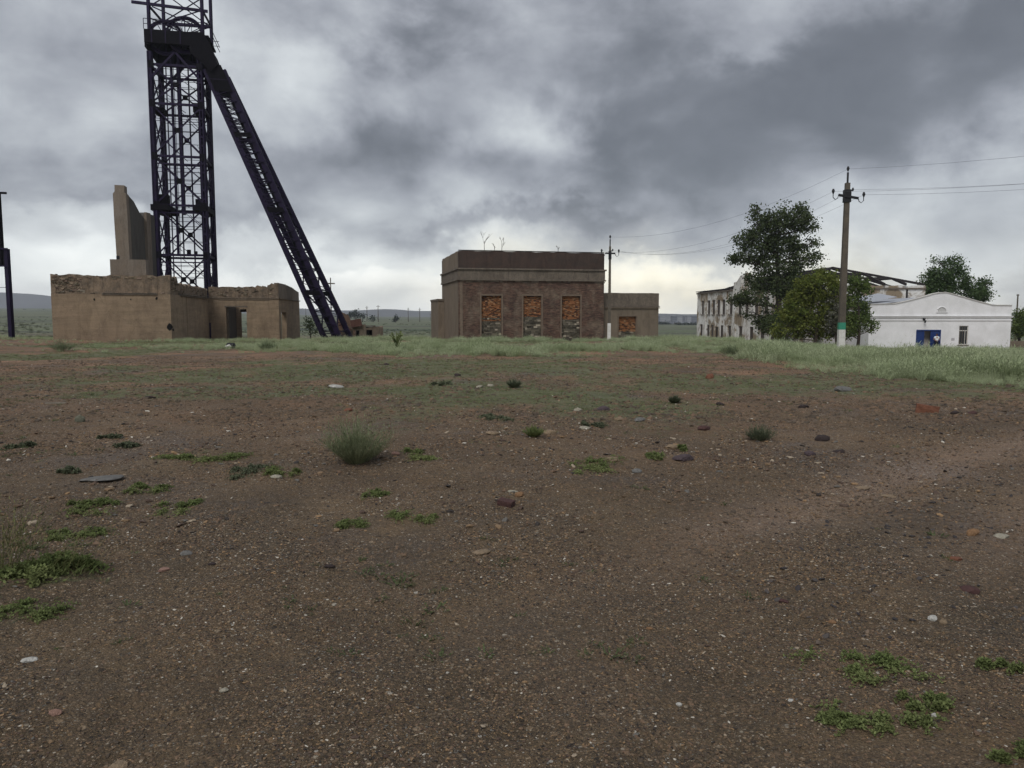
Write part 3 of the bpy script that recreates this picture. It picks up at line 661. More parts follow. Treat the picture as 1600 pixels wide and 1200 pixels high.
# ================= HEADFRAME =================
def headframe():
    Z0 = -1.6; Y0 = 80.
    A = at(243, 300, Y0); A.z = 0
    W = 4.75
    B = Matrix.Translation((A.x, Y0, 0)) @ Matrix.Rotation(TH, 4, 'Z')
    e = thing('mine_headframe', 'tall dark steel mine headframe with sheave wheels and long inclined strut', 'headframe', (A.x, Y0, Z0), TH)
    P = lambda x, y, z: B @ Vector((x, y, z))
    mt = M['metal']
    zl = lambda py: lz(py, Y0)
    zdeck1, zdeck0 = zl(47), zl(80)
    def part(name, fn, mat_=None, kind=None):
        m = MB(); fn(m); return m.build(name, mat_ or mt, e, kind=kind)
    def bar(name, a, b, w, h=None): part(name, lambda m: m.bar(P(*a), P(*b), w, h))
    ztop = zl(-46)
    for (x, y) in ((0, 0), (W, 0), (0, W), (W, W)):
        w = .36
        def leg(m, x=x, y=y):
            # two channels with batten plates
            m.bar(P(x-.14, y, Z0), P(x-.14, y, zdeck0), .12, .38); m.bar(P(x+.14, y, Z0), P(x+.14, y, zdeck0), .12, .38)
            if (x, y) in ((0, 0), (W, W)): m.bar(P(x, y, Z0), P(x, y, zdeck0), .2, .3)
            z = Z0+.5
            while z < zdeck0: m.box((x-.15, y-.16, z), (x+.15, y+.16, z+.18), None, B); z += .9
        part('leg', leg)
    lev = [zl(475), zl(398), zl(320), zl(243), zl(161), zl(100)]
    for i, z in enumerate(lev):
        big = i in (2,)
        hw = .23
        for a, b in (((0, 0), (W, 0)), ((0, W), (W, W)), ((0, 0), (0, W)), ((W, 0), (W, W))):
            bar('cross_beam', (*a, z), (*b, z), .2, hw)
        if i in (1, 2, 3):
            bar('cross_beam', (0, 0, z-.75), (W, 0, z-.75), .12, .12)
        # gusset plates
        for (x, y) in ((0, 0), (W, 0), (0, W), (W, W)):
            sx_ = .18 if x == 0 else -.18
            part('gusset_plate', lambda m: m.box((x-.36 if x else x-.2, y-.19, z-.38), (x+.2 if x else x+.36, y-.165, z+.34), None, B), M['plate'])
    # diagonal bracing: paired thin angles in every panel and face
    zz = [Z0]+lev
    for k in range(len(zz)-1):
        z0, z1 = zz[k]+.1, zz[k+1]-.1
        if z1-z0 < 2: continue
        for fa, fb in (((0, 0), (W, 0)), ((0, W), (W, W)), ((0, 0), (0, W)), ((W, 0), (W, W))):
            fat = (fa[1] == fb[1])
            wd = .13 if fat else .10
            bar('diagonal_brace', (*fa, z0), (*fb, z1), wd, .14)
            bar('diagonal_brace', (*fb, z0), (*fa, z1), wd, .14)
            mx, my = (fa[0]+fb[0])/2, (fa[1]+fb[1])/2
            if fat: part('gusset_plate', lambda m: m.box((mx-.26, my-.09, (z0+z1)/2-.26), (mx+.26, my-.085, (z0+z1)/2+.26), None, B), M['plate'])
            # secondary lacing to mid-panel
            zm_ = (z0+z1)/2
            if fat:
                bar('lattice_bar', (fa[0], fa[1], zm_), (mx, my, z0+(z1-z0)*.06), .06); bar('lattice_bar', (fb[0], fb[1], zm_), (mx, my, z1-(z1-z0)*.06), .06); bar('lattice_bar', (fa[0], fa[1], zm_+.9), (fb[0], fb[1], zm_+.9), .05)
            if not fat:
                bar('lattice_bar', (fa[0], fa[1], zm_), (fb[0], fb[1], zm_), .05); bar('lattice_bar', (fa[0], fa[1], z0+(z1-z0)*.25), (fb[0], fb[1], z0+(z1-z0)*.75), .05)
                bar('lattice_bar', (fa[0], fa[1], (z0+z1)/2), (mx, my, z1), .06); bar('lattice_bar', (fb[0], fb[1], (z0+z1)/2), (mx, my, z0), .06)
    # shaft guides and hanging members in the middle
    for x, y, w, z_ in ((1.72, 1.3, .22, lev[1]), (2.45, 1.3, .26, lev[2]-.8), (1.9, 3.3, .12, lev[1]), (3.0, 3.3, .12, Z0+1), (W-.6, 1.6, .10, Z0+1), (.75, 3.6, .1, Z0+1)):
        bar('guide_rail', (x, y, z_), (x, y, zdeck0+.1), w, w*.8)
    zr = Z0+2
    rnd = random.Random(5)
    while zr < zdeck0-1:
        for y in (1.3, 3.3):
            if rnd.random() < .62: bar('guide_tie', (rnd.choice((0, .0, 1.6)), y, zr), (W, y, zr+rnd.uniform(-.06, .06)), .045)
        zr += 1.25
    # mid landing with boxes, small landing below
    part('landing', lambda m: (m.box((-.5, -.2, lev[2]-.55), (1.3, W+.2, lev[2]+.05), None, B), m.box((W-1.1, -.3, lev[2]-.5), (W+.25, W+.3, lev[2]+.05), None, B), m.box((.1, .4, lev[2]+.05), (1.1, 1.4, lev[2]+1.15), None, B), m.prism([(-.5, lev[2]-.55), (1.2, lev[2]-1.2), (1.2, lev[2]-.55)], .2, 1.2, B), m.box((W-1.0, .3, lev[2]+.05), (W+.1, 1.2, lev[2]+.75), None, B)), M['plate'])
    part('landing', lambda m: (m.box((-.1, 1.0, lev[4]-.6), (.9, 3.0, lev[4]-.1), None, B), m.box((W-.9, .2, lev[4]-.6), (W, 1.8, lev[4]+.3), None, B)), M['plate'])
    part('landing', lambda m: (m.box((1.8, 1, lev[1]+.1), (W-.6, 1.5, lev[1]+.18), None, B), m.box((2.6, 1, lev[1]+.2), (2.95, 1.4, lev[1]+.65), None, B), m.box((3.3, 1, lev[1]+.2), (3.6, 1.4, lev[1]+.5), None, B)), M['plate'])
    # sheave deck: heavy plate girders
    part('deck_girder', lambda m: m.box((-.40, -.35, zdeck0+.75), (W-.3, -.05, zdeck1), None, B), M['plate'])
    part('deck_girder', lambda m: m.box((-.45, W+.05, zdeck0), (W+.55, W+.35, zdeck1), None, B), M['plate'])
    part('deck_girder', lambda m: m.box((-.45, -.04, zdeck0+.4), (-.2, W+.04, zdeck1), None, B), M['plate'])
    part('deck_plate', lambda m: m.box((-.44, -.04, zdeck1-.28), (W+.9, W+.04, zdeck1-.1), None, B), M['plate'])
    for x in (.3, 1.6, 3.0, W): part('deck_stiffener', lambda m: m.box((x-.05, -.39, zdeck0+.77), (x+.05, -.352, zdeck1-.02), None, B))
    part('knee_brace', lambda m: m.prism([(-.2, zdeck0-1.9), (.15, zdeck0-1.9), (1.6, zdeck0), (-.2, zdeck0)], -.03, .0, B) if False else m.bar(P(0, 0, zdeck0-2.6), P(2.3, 0, zdeck0), .3, .2))
    part('knee_brace', lambda m: m.bar(P(0, W, zdeck0-2.6), P(2.3, W, zdeck0), .3, .2))
    part('knee_brace', lambda m: m.bar(P(W, 0, zdeck0-2.6), P(W-2.3, 0, zdeck0), .3, .2))
    # sheave wheels
    def wheel(cx, cy, cz, r):
        def rim(m):
            pts = [P(cx+r*math.cos(a), cy, cz+r*math.sin(a)) for a in [i*2*math.pi/40 for i in range(41)]]
            m.tube(pts, .16, 6, cap=False)
            pts = [P(cx+(r-.2)*math.cos(a), cy, cz+(r-.2)*math.sin(a)) for a in [i*2*math.pi/40 for i in range(41)]]
            m.tube(pts, .05, 5, cap=False)
        w = part('sheave_wheel', rim)
        for i in range(12):
            a = i*math.pi/6; m = MB(); m.bar(P(cx+.15*math.cos(a), cy, cz+.15*math.sin(a)), P(cx+r*math.cos(a), cy, cz+r*math.sin(a)), .07); m.build('spoke', mt, w)
        m = MB(); m.tube([P(cx, cy-.3, cz), P(cx, cy+.3, cz)], .22, 10); m.build('hub', mt, w)
        part('bearing_block', lambda m: (m.box((cx-.45, cy-.5, zdeck1+.003), (cx+.45, cy-.3, cz-.05), None, B), m.box((cx-.45, cy+.3, zdeck1+.003), (cx+.45, cy+.5, cz-.05), None, B)), M['plate'])
    wheel(1.25, 1.5, zdeck1-.15, 1.65); wheel(3.25, .9, zdeck1+.05, 1.75); wheel(3.5, 3.2, zdeck1-.7, 1.35)
    # gallows frame above the wheels
    ztp = zl(-50)
    for (x, y) in ((.05, 0), (W+.35, 0), (.5, W), (W+.5, W)):
        bar('frame_post', (x, y, zdeck1), (x*1.0+(0 if x < 1 else -.0), y, ztp), .26, .26)
    for z in (zl(8), zl(-46)):
        bar('frame_beam', (-1.5, 0, z+.2), (W+.9, 0, z-.15), .2, .26); bar('frame_beam', (.4, W, z), (W+.6, W, z), .2, .24)
        bar('frame_beam', (.05, 0, z), (.5, W, z), .15, .2); bar('frame_beam', (W+.35, 0, z), (W+.5, W, z), .15, .2)
    za, zb = zl(8), zl(-46)
    for y in (0, W):
        bar('frame_brace', (.3, y, zdeck1+.4), (W+.3, y, za-.1), .1); bar('frame_brace', (W+.3, y, zdeck1+.5), (.4, y, za-.1), .1)
        bar('frame_brace', (.3, y, zb), (W+.3, y, za), .1); bar('frame_brace', (W+.3, y, zb), (.3, y, za), .1)
    bar('frame_brace', (W+.4, 0, zdeck1+1.2), (W+.5, W, za), .12); bar('frame_brace', (0, 0, zdeck1+1.2), (.5, W, za), .12)
    for y in (-.35, W+.3):
        for z in (.5, 1.0): bar('handrail', (-.4, y, zdeck1+z), (W+1.2, y, zdeck1+z), .05)
        for x in range(7): bar('handrail_post', (-.4+x*.9, y, zdeck1), (-.4+x*.9, y, zdeck1+1.0), .045)
    for z in (.5, 1.0): bar('handrail', (W+1.25, -.3, zdeck1-.6+z), (W+1.25, W+.3, zdeck1-.6+z), .05)
    # ---- inclined strut ----
    Ys = 84.
    f1 = at(507.5, 529, Ys); f2 = at(533, 529, Ys); t1 = at(321, 108, 81.2); t2 = at(343, 98, 81.2)
    back = WY*2.6
    def girder(off, shift, wplate):
        a0, a1 = f1+off+UX*shift, t1+off; b0, b1 = a0+UX*1.62, a1+UX*1.72
        a0 = a0+(a0-a1).normalized()*1.6; b0 = b0+(b0-b1).normalized()*1.6
        for p, q in ((a0, a1), (b0, b1)):
            part('strut_chord', lambda m: m.bar(p, q, .55, .34, up=Vector((0, 1, 0))))
        n = 58
        def lace(m):
            for i in range(n):
                u0, u1 = i/n, (i+1)/n
                for dy in (-.24, .24):
                    o = WY*dy
                    if i % 2: m.bar(a0.lerp(a1, u0)+o, b0.lerp(b1, u1)+o, .10, .06)
                    else: m.bar(b0.lerp(b1, u0)+o, a0.lerp(a1, u1)+o, .10, .06)
                    if i % 4 == 0: m.bar(a0.lerp(a1, u0)+o, b0.lerp(b1, u0)+o, .14, .06)
        part('strut_lacing', lace, kind='stuff')
        for u, hgt in ((.015, 1.1), (.22, .5), (.52, .55), (.78, .5), (.97, 2.8)):
            c0 = a0.lerp(a1, u); c1 = b0.lerp(b1, u); dr = (a1-a0).normalized()*hgt/2
            part('batten_plate', lambda m: m.add([c0-dr-WY*.30, c1-dr-WY*.30, c1+dr-WY*.30, c0+dr-WY*.30, c0-dr-WY*.27, c1-dr-WY*.27, c1+dr-WY*.27, c0+dr-WY*.27], [(0, 1, 2, 3), (7, 6, 5, 4), (0, 4, 5, 1), (1, 5, 6, 2), (2, 6, 7, 3), (3, 7, 4, 0)]), M['plate'])
        return a0, a1, b0, b1
    g1 = girder(WY*0, 0, 0); g2 = girder(back, 1.15, 0)
    part('strut_web', lambda m: m.bar((g1[0]+g1[2])/2*.45+g1[2]*.55, (g1[1]+g1[3])/2*.45+g1[3]*.55, .42, .1, up=Vector((0, 1, 0))), M['plate'])
    n = 13
    for i in range(n):
        u0, u1 = i/n, (i+1)/n; a, b = (g1, g2) if i % 2 else (g2, g1)
        part('strut_brace', lambda m: m.bar(a[2].lerp(a[3], u0), b[2].lerp(b[3], u1), .14, .1)); part('strut_brace', lambda m: m.bar(a[0].lerp(a[1], u0), b[0].lerp(b[1], u1), .14, .1))
        part('strut_tie', lambda m: m.bar(g1[2].lerp(g1[3], u0), g2[2].lerp(g2[3], u0), .16, .12)); part('strut_tie', lambda m: m.bar(g1[0].lerp(g1[1], u0), g2[0].lerp(g2[1], u0), .16, .12))
    # walkway rail along the upper side of the strut
    dn = Vector((UX.x, UX.y, .42)).normalized()*.32
    r0, r1 = g2[2].lerp(g2[3], .10)+dn, g2[3]+dn
    part('strut_handrail', lambda m: m.bar(r0, r1, .06))
    for i in range(28):
        u = i/27; b_ = r0.lerp(r1, u); part('handrail_post', lambda m: m.bar(b_, b_-dn, .045))
    # plated head where the strut meets the deck
    hx = g1[1]
    def head(m):
        poly = [(W-.9, zdeck1), (W+.45, zdeck1+.05), (W+1.05, zdeck1-1.0), (W+1.75, zdeck0-1.0), (W+1.0, zdeck0-1.7), (W+.2, zdeck0-.9), (W-.9, zdeck0)]
        m.prism(poly, -.42, -.36, B); 
    part('strut_head', head, M['plate'])
    part('strut_head', lambda m: m.prism([(W-.9, zdeck1), (W+.45, zdeck1+.05), (W+1.05, zdeck1-1.0), (W+1.75, zdeck0-1.0), (W+1.0, zdeck0-1.7), (W+.2, zdeck0-.9), (W-.9, zdeck0)], W-.1, W+.0, B), M['plate'])
    part('head_cover', lambda m: m.prism([(W+.45, zdeck1-.1), (W+1.05, zdeck1-1.1), (W+1.7, zdeck0-1.1), (W+1.5, zdeck0-1.1), (W+.85, zdeck1-1.2), (W+.25, zdeck1-.2)], -.35, W-.11, B), M['plate'])
    # hoist ropes
    0 and part('hoist_rope', lambda m: m.tube([P(W+.5+1.2, 1.0, zdeck1-.4), g1[2]+UX*.9+Vector((0, 0, 2.0))], .025, 4))
    part('hoist_rope', lambda m: m.tube([P(1.9, 1.5, Z0+2), P(1.9, 1.5, zdeck1)], .03, 4))
    # loose cables looping down the right side
    z = lev[5]
    while z > lev[0]:
        part('loose_cable', lambda m: m.tube([P(W-.6+1.0*t_, .1+W*.5*t_, z-t_*1.0-.35*math.sin(math.pi*t_)) for t_ in [0, .25, .5, .75, 1]], .022, 4)); z -= 2.6
headframe()

# ================= POLES =================
def insul(m, p, s=1.):
    s *= .68
    m.tube([p+Vector((0, 0, -.16*s)), p, p+Vector((0, 0, .02*s)), p+Vector((0, 0, .16*s))], [.03*s, .09*s, .10*s, .05*s], 8)
def utility_pole(base, ztop, w0, w1, label, arm, armz, white, green=None, lean=0., tilt=0.):
    e = thing('utility_pole', label, 'utility pole', base, 0, 'concrete utility poles')
    top = Vector((base.x+lean, base.y, ztop))
    def seg(name, z0, z1, mt, grow=0.):
        H = ztop-base.z; f0, f1 = (z0-base.z)/H, (z1-base.z)/H
        a, b = base.lerp(top, f0), base.lerp(top, f1); r0, r1 = (w0+(w1-w0)*f0)/2+grow, (w0+(w1-w0)*f1)/2+grow
        m = MB(); vs = []
        for p, r in ((a, r0), (b, r1)): vs += [p+Vector((sx*r, sy*r, 0)) for sx, sy in ((-1, -.75), (.8, -1), (1, .75), (-.8, 1))]
        m.add(vs, [(3, 2, 1, 0), (4, 5, 6, 7), (0, 1, 5, 4), (1, 2, 6, 5), (2, 3, 7, 6), (3, 0, 4, 7)]); m.build(name, mt, e)
    z = base.z-.6
    seg('white_base', z, white, M['paint_white'], .004)
    if green: seg('green_band', white+.002, green, M['paint_green'], .005); seg('shaft', green+.003, ztop, M['pole'])
    else: seg('shaft', white+.003, ztop, M['pole'])
    m = MB(); m.tube([top, top+Vector((0, 0, .55))], .05, 6); m.build('top_spike', M['black'], e)
    pins = [top+Vector((0, 0, .72))]
    m = MB(); insul(m, pins[0], 1.2); m.build('insulator', M['black'], e)
    c = base.lerp(top, (armz-base.z)/(ztop-base.z))+Vector((0, -w1*.7, 0))
    l, r = c+Vector((-arm, 0, tilt*arm)), c+Vector((arm, 0, -tilt*arm))
    m = MB(); m.bar(l, r, .10, .12); m.build('crossarm', M['black'], e)
    for p, sgn in ((l, -1), (r, 1)):
        q = p+Vector((sgn*.28, 0, .08)); m = MB()
        m.tube([p, p+Vector((sgn*.04, 0, -.16)), p+Vector((sgn*.16, 0, -.24)), q+Vector((0, 0, -.2)), q], .022, 5); m.build('hook', M['black'], e)
        m = MB(); insul(m, q+Vector((0, 0, .1)), 1.25); m.build('insulator', M['black'], e); pins.append(q+Vector((0, 0, .1)))
    q = base.lerp(top, .955)+Vector((w1*.9, -.05, 0)); m = MB(); m.bar(q-Vector((w1, 0, 0)), q, .05); insul(m, q+Vector((.05, 0, .05)), .9); m.build('side_bracket', M['black'], e); pins.append(q+Vector((.1, 0, .05)))
    m = MB(); m.box((top.x-w1*.62, top.y-w1*.7, ztop-1.0), (top.x+w1*.62, top.y+w1*.7, ztop-.35)); m.build('cap_clamp', M['black'], e)
    return pins
b1 = at(1313.5, 547, 41); p1 = utility_pole(b1, lz(286, 41), .36, .25, 'tall near utility pole with green band above its white painted foot', .52, lz(308, 41), lz(515, 41), lz(504, 41), lean=.02, tilt=.16)
b2 = at(951.5, 537, 60); p2 = utility_pole(b2, lz(385, 60), .30, .17, 'smaller utility pole with plain white foot in front of the brick annex', .38, lz(396, 60), lz(505, 60), lean=.0, tilt=.03)
def wire(a, b, sag, label, t1=1.):
    a, b = Vector(a), Vector(b); pts = []
    for k in range(17):
        t = k/16*t1; pts.append(a.lerp(b, t)-Vector((0, 0, 4*sag*t*(1-t))))
    m = MB(); m.tube(pts, .005, 4, cap=False); o = m.build('overhead_wire', M['wire'], origin=a); tag(o, label, 'wire', 'overhead wires on the utility poles')
M['wire'] = mat('aluminium_wire', (.10, .10, .11), .6, .1)
nx = b1+Vector((20.8, -38, 0)); hh = [.45, .2, .35, .1]
for i, (a, b) in enumerate(((0, 0), (1, 1), (2, 2), (3, 3))):
    wire(p2[a], p1[b], 1.0+.15*i, ['topmost wire sagging between the two utility poles', 'wire from the left arm ends of both utility poles', 'wire from the right arm ends of both utility poles', 'wire between the side brackets of both utility poles'][i])
    e_ = p1[b]+(nx-b1); e_.z = p1[b].z+hh[i]
    wire(p1[b], e_, 1.5, ['topmost wire leaving the near pole towards the right edge', 'upper middle wire from the near pole to the right edge', 'lowest wire from the near pole to the right edge', 'second wire from the top leaving the near pole rightwards'][i])

# steel frame at the left edge
def left_frame():
    b = at(18, 520, 62); Y = 62
    e = thing('steel_frame', 'dark violet steel post frame with a hanging panel at the left edge', 'steel frame', b, 0)
    m = MB(); m.bar(Vector((b.x, Y, b.z-1)), Vector((b.x, Y, lz(389, Y))), .34, .3); m.build('post', M['metal'], e)
    x2 = at(2.5, 420, Y).x
    m = MB(); m.bar(Vector((x2, Y, lz(416, Y))), Vector((x2, Y, lz(302, Y))), .42, .3); m.build('upper_post', M['plate'], e)
    m = MB(); m.bar(Vector((x2-2, Y-.1, lz(300, Y))), Vector((at(11, 302, Y).x, Y-.1, lz(302, Y))), .16, .16); m.build('top_arm', M['plate'], e)
    m = MB(); m.bar(Vector((x2-2.5, Y-.2, lz(388, Y))), Vector((b.x+.2, Y-.2, lz(389, Y))), .12, .12); m.bar(Vector((x2-2.5, Y-.2, lz(414, Y))), Vector((b.x+.2, Y-.2, lz(416, Y))), .12, .12); m.build('crossbar', M['metal'], e)
    m = MB(); m.box((x2-.6, Y-.12, lz(414, Y)), (x2+.35, Y+.1, lz(390, Y))); m.build('panel', M['plate'], e)
    m = MB(); m.bar(Vector((x2-2.5, Y, lz(450, Y))), Vector((b.x, Y, lz(449, Y))), .04); m.build('tie_bar', M['metal'], e)
    m = MB(); m.bar(Vector((x2-2.6, Y, b.z-1)), Vector((x2-2.6, Y, lz(300, Y))), .34, .3); m.build('post', M['metal'], e)
left_frame()

# distant poles
def far_pole(px, py0, py1, Y, label, arms, group='distant power poles on the steppe', w=.3):
    b = at(px, py0, Y); b.z = min(b.z, gz(b.x, Y)); zt = lz(py1, Y)
    e = thing('power_pole', label, 'power pole', b, 0, group)
    m = MB(); m.tube([b-Vector((0, 0, .5)), Vector((b.x, Y, zt))], [w/2, w/3], 6); m.build('shaft', M['pole'], e)
    for k, (dpx, dpy) in enumerate(arms):
        hw = dpx*Y/F; z = lz(py1+dpy, Y); m = MB(); m.bar(Vector((b.x-hw, Y, z)), Vector((b.x+hw, Y, z)), .18, .22); m.build('crossarm', M['pole'], e)
far_pole(518, 512, 434, 150, 'slim power pole with one crossarm just right of the headframe strut', [(6.5, 9)], w=.28)
far_pole(573.5, 498, 478, 560, 'distant pole right above the dark clump of trees', [(2.5, 2), (1.6, 4)], w=.55)
far_pole(591, 500, 477, 520, 'distant pole with wide top arm right of the dark clump of trees', [(3, 2)], w=.6)
far_pole(638, 501, 481, 560, 'distant pole left of the pair near the brick building', [(1.5, 2)], w=.6)
far_pole(656, 502, 481, 560, 'tallest distant pole close to the left side of the brick building', [(2, 3)], w=.6)
far_pole(672.5, 503, 490, 700, 'shortest distant pole nearest the brick building', [(1, 1)], w=.5)
far_pole(478, 495, 482, 700, 'distant pole seen between plastered ruin and headframe strut', [(1, 2)], w=.5)
far_pole(1587, 520, 460, 130, 'plain thin pole behind the bushes at the right edge', [(1.5, 1)], w=.32)

# ================= WHITE RUIN =================
def white_ruin():
    Z0 = -4.2; X0, X1 = 33.6, 34.6; Yf, Yn = 140., 95.
    e = thing('white_ruin', 'burnt out two storey whitewashed building with empty windows, arched gable and bare roof frame', 'ruined building', (X1, Yn, Z0), 0)
    d_ = Vector((X1-X0, Yn-Yf, 0)); L = d_.length; ang = math.atan2(d_.y, d_.x)
    F1 = Matrix.Translation((X0, Yf, 0)) @ Matrix.Rotation(ang, 4, 'Z')   # face y=0 looks towards -x side (the camera)
    def sx(px):
        r = (px-800)/F; O = Vector((X0, Yf)); U = d_.normalized()
        return (r*O.y-O.x)/(U.x-r*U.y)
    ze = lz(457.5, Yf)
    up = (ze-2.5, ze-.85); 
    zu = (lz(491, 130), lz(469, 130)); zd = (lz(526.5, 130), lz(507.5, 130))
    holes = []
    ups = [1096.5, 1106, 1113.5, 1121, 1129, 1140.5, 1154, 1165, 1180, 1195, 1212, 1226]
    los = [1095, 1105.5, 1112, 1119, 1127, 1139, 1156, 1173, 1190, 1206, 1221]
    for i, px in enumerate(ups):
        s = sx(px); holes.append((s-.75, s+.75, zu[0], zu[1]))
    for i, px in enumerate(los):
        s = sx(px); holes.append((s-.75, s+.8, zd[0]-(.9 if i in (3, 5, 6) else 0), zd[1]-(.3 if i == 3 else 0)))
    shade_mat = mat('board', (.075, .06, .05), .95, .3, 3, .3, 20); bt = []  # no real boards: dark panels painted for the shade in the empty openings
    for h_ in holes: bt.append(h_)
    gx = sx(1158); holes.append((gx-.8, gx+.8, lz(455, 116), lz(443, 116)))
    zg = lambda py: lz(py, 117)
    m = MB(); wall(m, L, Z0, ze, .5, F1, holes=holes, wob=.03, jag=.06, step=1.5, seed=2,
                   top=[(0, ze), (sx(1143.5), ze+.05), (sx(1144), zg(441)), (sx(1148), zg(440)), (sx(1152), zg(434)), (sx(1157), zg(429)), (sx(1161), zg(428)), (sx(1166), zg(431)), (sx(1171), zg(438)), (sx(1176), zg(441)), (sx(1177), ze+.1), (L, ze)])
    m.build('facade', M['ruin'], e)
    for h_ in bt: m = MB(); m.box((h_[0]+.004, .09, h_[2]+.003), (h_[1]-.004, .2, h_[3]-.004), None, F1); m.build('opening_shade', shade_mat, e)
    m = MB(); m.box((0, -.22, ze-.30), (sx(1143), -.003, ze-.06), None, F1); m.box((sx(1177), -.22, ze-.30), (L, -.003, ze-.06), None, F1); m.build('cornice', M['ledge'], e)
    m = MB(); m.box((-.1, -.30, ze+.08), (sx(1143)-.1, 1.0, ze+.2), None, F1); m.build('eaves_board', M['wood_dark'], e)
    for k, px in enumerate(ups[:7]):
        s = sx(px); m = MB(); m.box((s-.9, -.12, zu[0]-.16), (s+.9, -.003, zu[0]-.02), None, F1); m.build('window_sill', M['ledge'], e)
    for px in (1101.5, 1117, 1125, 1134.5, 1148): 
        s = sx(px); m = MB(); m.box((s-.25, -.10, Z0), (s+.25, -.004, ze-.32), None, F1); m.build('pilaster', M['ruin'], e)
    # near side facing the camera, at the right half behind the bushes
    XR = at(1446, 450, 97).x; ze2 = lz(446, 97)
    F2 = Matrix.Translation((X1+.1, Yn, 0)) @ Matrix.Rotation(math.atan2(2, XR-X1), 4, 'Z'); L2 = math.hypot(XR-X1, 2)-.1
    hs = []; pxs = [1217, 1228, 1240, 1252, 1281, 1303, 1330]
    for px in pxs:
        r = (px-800)/F; U = Vector((XR-X1, 2)).normalized(); s = (r*Yn-(X1+.1))/(U.x-r*U.y)
        if .6 < s < L2-.6: hs.append((s-.5, s+.45, Z0+.8, lz(520, 96)))
        if .6 < s < L2-.6: hs.append((s-.5, s+.45, lz(488, 96), lz(466, 96)))
    m = MB(); wall(m, L2, Z0, ze2, .5, F2, holes=hs, jag=.12, wob=.02, step=.8, seed=12); m.build('end_wall', M['ruin'], e)
    m = MB(); m.box((L2*.60, -.14, ze2-.5), (L2, -.003, ze2-.30), None, F2); m.build('cornice', M['ledge'], e)
    m = MB(); m.box((L2-2.6, -.05, lz(488, 97)), (L2-2.35, -.003, ze2-.5), None, F2); m.build('rain_stain_pipe', M['wood_dark'], e).name = 'downpipe'
    m = MB(); wall(m, 40, Z0, ze2, .5, Matrix.Translation((XR, 97.5, 0)) @ Matrix.Rotation(R(90), 4, 'Z'), jag=.15, step=1); m.build('right_wall', M['ruin'], e)
    m = MB(); wall(m, XR-X0-1.2, Z0, ze, .5, Matrix.Translation((X0+.6, Yf-.6, 0)), jag=.3, holes=[(2+i*3.2, 3.4+i*3.2, zu[0], zu[1]) for i in range(5)]); m.build('back_wall', M['ruin'], e)
    # bare hip roof frame
    XM = (X1+XR)/2; zr = lz(419, 106)
    A = Vector((X1, Yn+.2, ze2+.1)); Bc = Vector((XR, 97.2, ze2+.1)); r0 = Vector((XM+.2, 105, zr)); r1 = Vector((XM-.3, 134, zr))
    def tm(name, a, b, w=.26, h=.3): m = MB(); m.bar(a, b, w, h); m.build(name, M['wood_dark'], e)
    tm('ridge_beam', r0, r1, .2, .22); tm('hip_rafter', A, r0); tm('hip_rafter', Bc, r0, .2, .3)
    rnd = random.Random(4)
    for k in (0, 1, 2, 4, 6, 8, 10):
        y = 105+k*2.7; f = (y-105)/29
        p = r0.lerp(r1, f); sag = rnd.uniform(-.5, .1)
        tm('rafter', Vector((X1-.1+rnd.uniform(-.1, .1), y, ze2)), p, .2); tm('rafter', Vector((XR, y, ze2)), p+Vector((0, 0, sag*.4)), .2)
        tm('collar_tie', p+Vector((-2.9, 0, -.85)), p+Vector((2.9, 0, -.85)), .16)
        if k % 2 == 0: tm('tie_beam', Vector((X1, y+.1, ze2+.12)), Vector((XR, y+.1, ze2+.12)), .2)
    for k in (1, 3):
        f = (k+1)/6; a = A.lerp(r0, f); tm('jack_rafter', Vector((a.x, Yn+.3+(a.x-X1)/9, ze2+.1)), a, .18); b = Bc.lerp(r0, f); tm('jack_rafter', Vector((b.x, 96.6+(b.x-XR)/9, ze2+.1)), b, .18)
    for z_ in (.35, .62):
        tm('purlin', A.lerp(r0, z_), Bc.lerp(r0, z_), .16); tm('purlin', A.lerp(r0, z_), Vector((X1+(XM-X1)*z_, 134, ze2+(zr-ze2)*z_)), .16); tm('purlin', Bc.lerp(r0, z_), Vector((XR+(XM-XR)*z_, 134, ze2+(zr-ze2)*z_)), .16)
    # remnant of dark roofing near the tree
    m = MB(); m.add([A+Vector((.2, .3, .15)), A.lerp(r0, .62)+Vector((0, 0, .1)), Vector((X1+(XM-X1)*.7, 118, ze2+(zr-ze2)*.70)), Vector((X1-.2, 116, ze2+.1)), A+Vector((.2, .3, .08)), A.lerp(r0, .62)+Vector((0, 0, .03)), Vector((X1+(XM-X1)*.7, 118, ze2+(zr-ze2)*.63)), Vector((X1-.2, 116, ze2+.03))],
        [(0, 1, 2, 3), (7, 6, 5, 4), (0, 4, 5, 1), (1, 5, 6, 2), (2, 6, 7, 3), (3, 7, 4, 0)]); m.build('roof_sheet', M['wood_dark'], e)
    # rubble heap of red earth at its far corner
    c = at(1101, 533, 124); rnd = random.Random(3); m = MB(); vs = []; fs = []; n = 18
    for j in range(6):
        for i in range(n):
            a = i*2*math.pi/n; rr = (1-j/5)*(1+.2*rnd.uniform(-1, 1)); vs.append((c.x+rr*2.2*math.cos(a), c.y+rr*2.4*math.sin(a), c.z-.5+(1.25*(j/5)**.8)*(1+.15*rnd.uniform(-1, 1))))
    for j in range(5):
        for i in range(n): fs.append((j*n+i, j*n+(i+1) % n, (j+1)*n+(i+1) % n, (j+1)*n+i))
    fs.append(tuple(5*n+i for i in range(n))); m.add(vs, fs); o = m.build('earth_heap', mat('red_earth', (.17, .085, .055), .95, .3, 2, .6, 9), origin=c); tag(o, 'low heap of reddish earth against the far left corner of the white ruin', 'earth heap')
white_ruin()

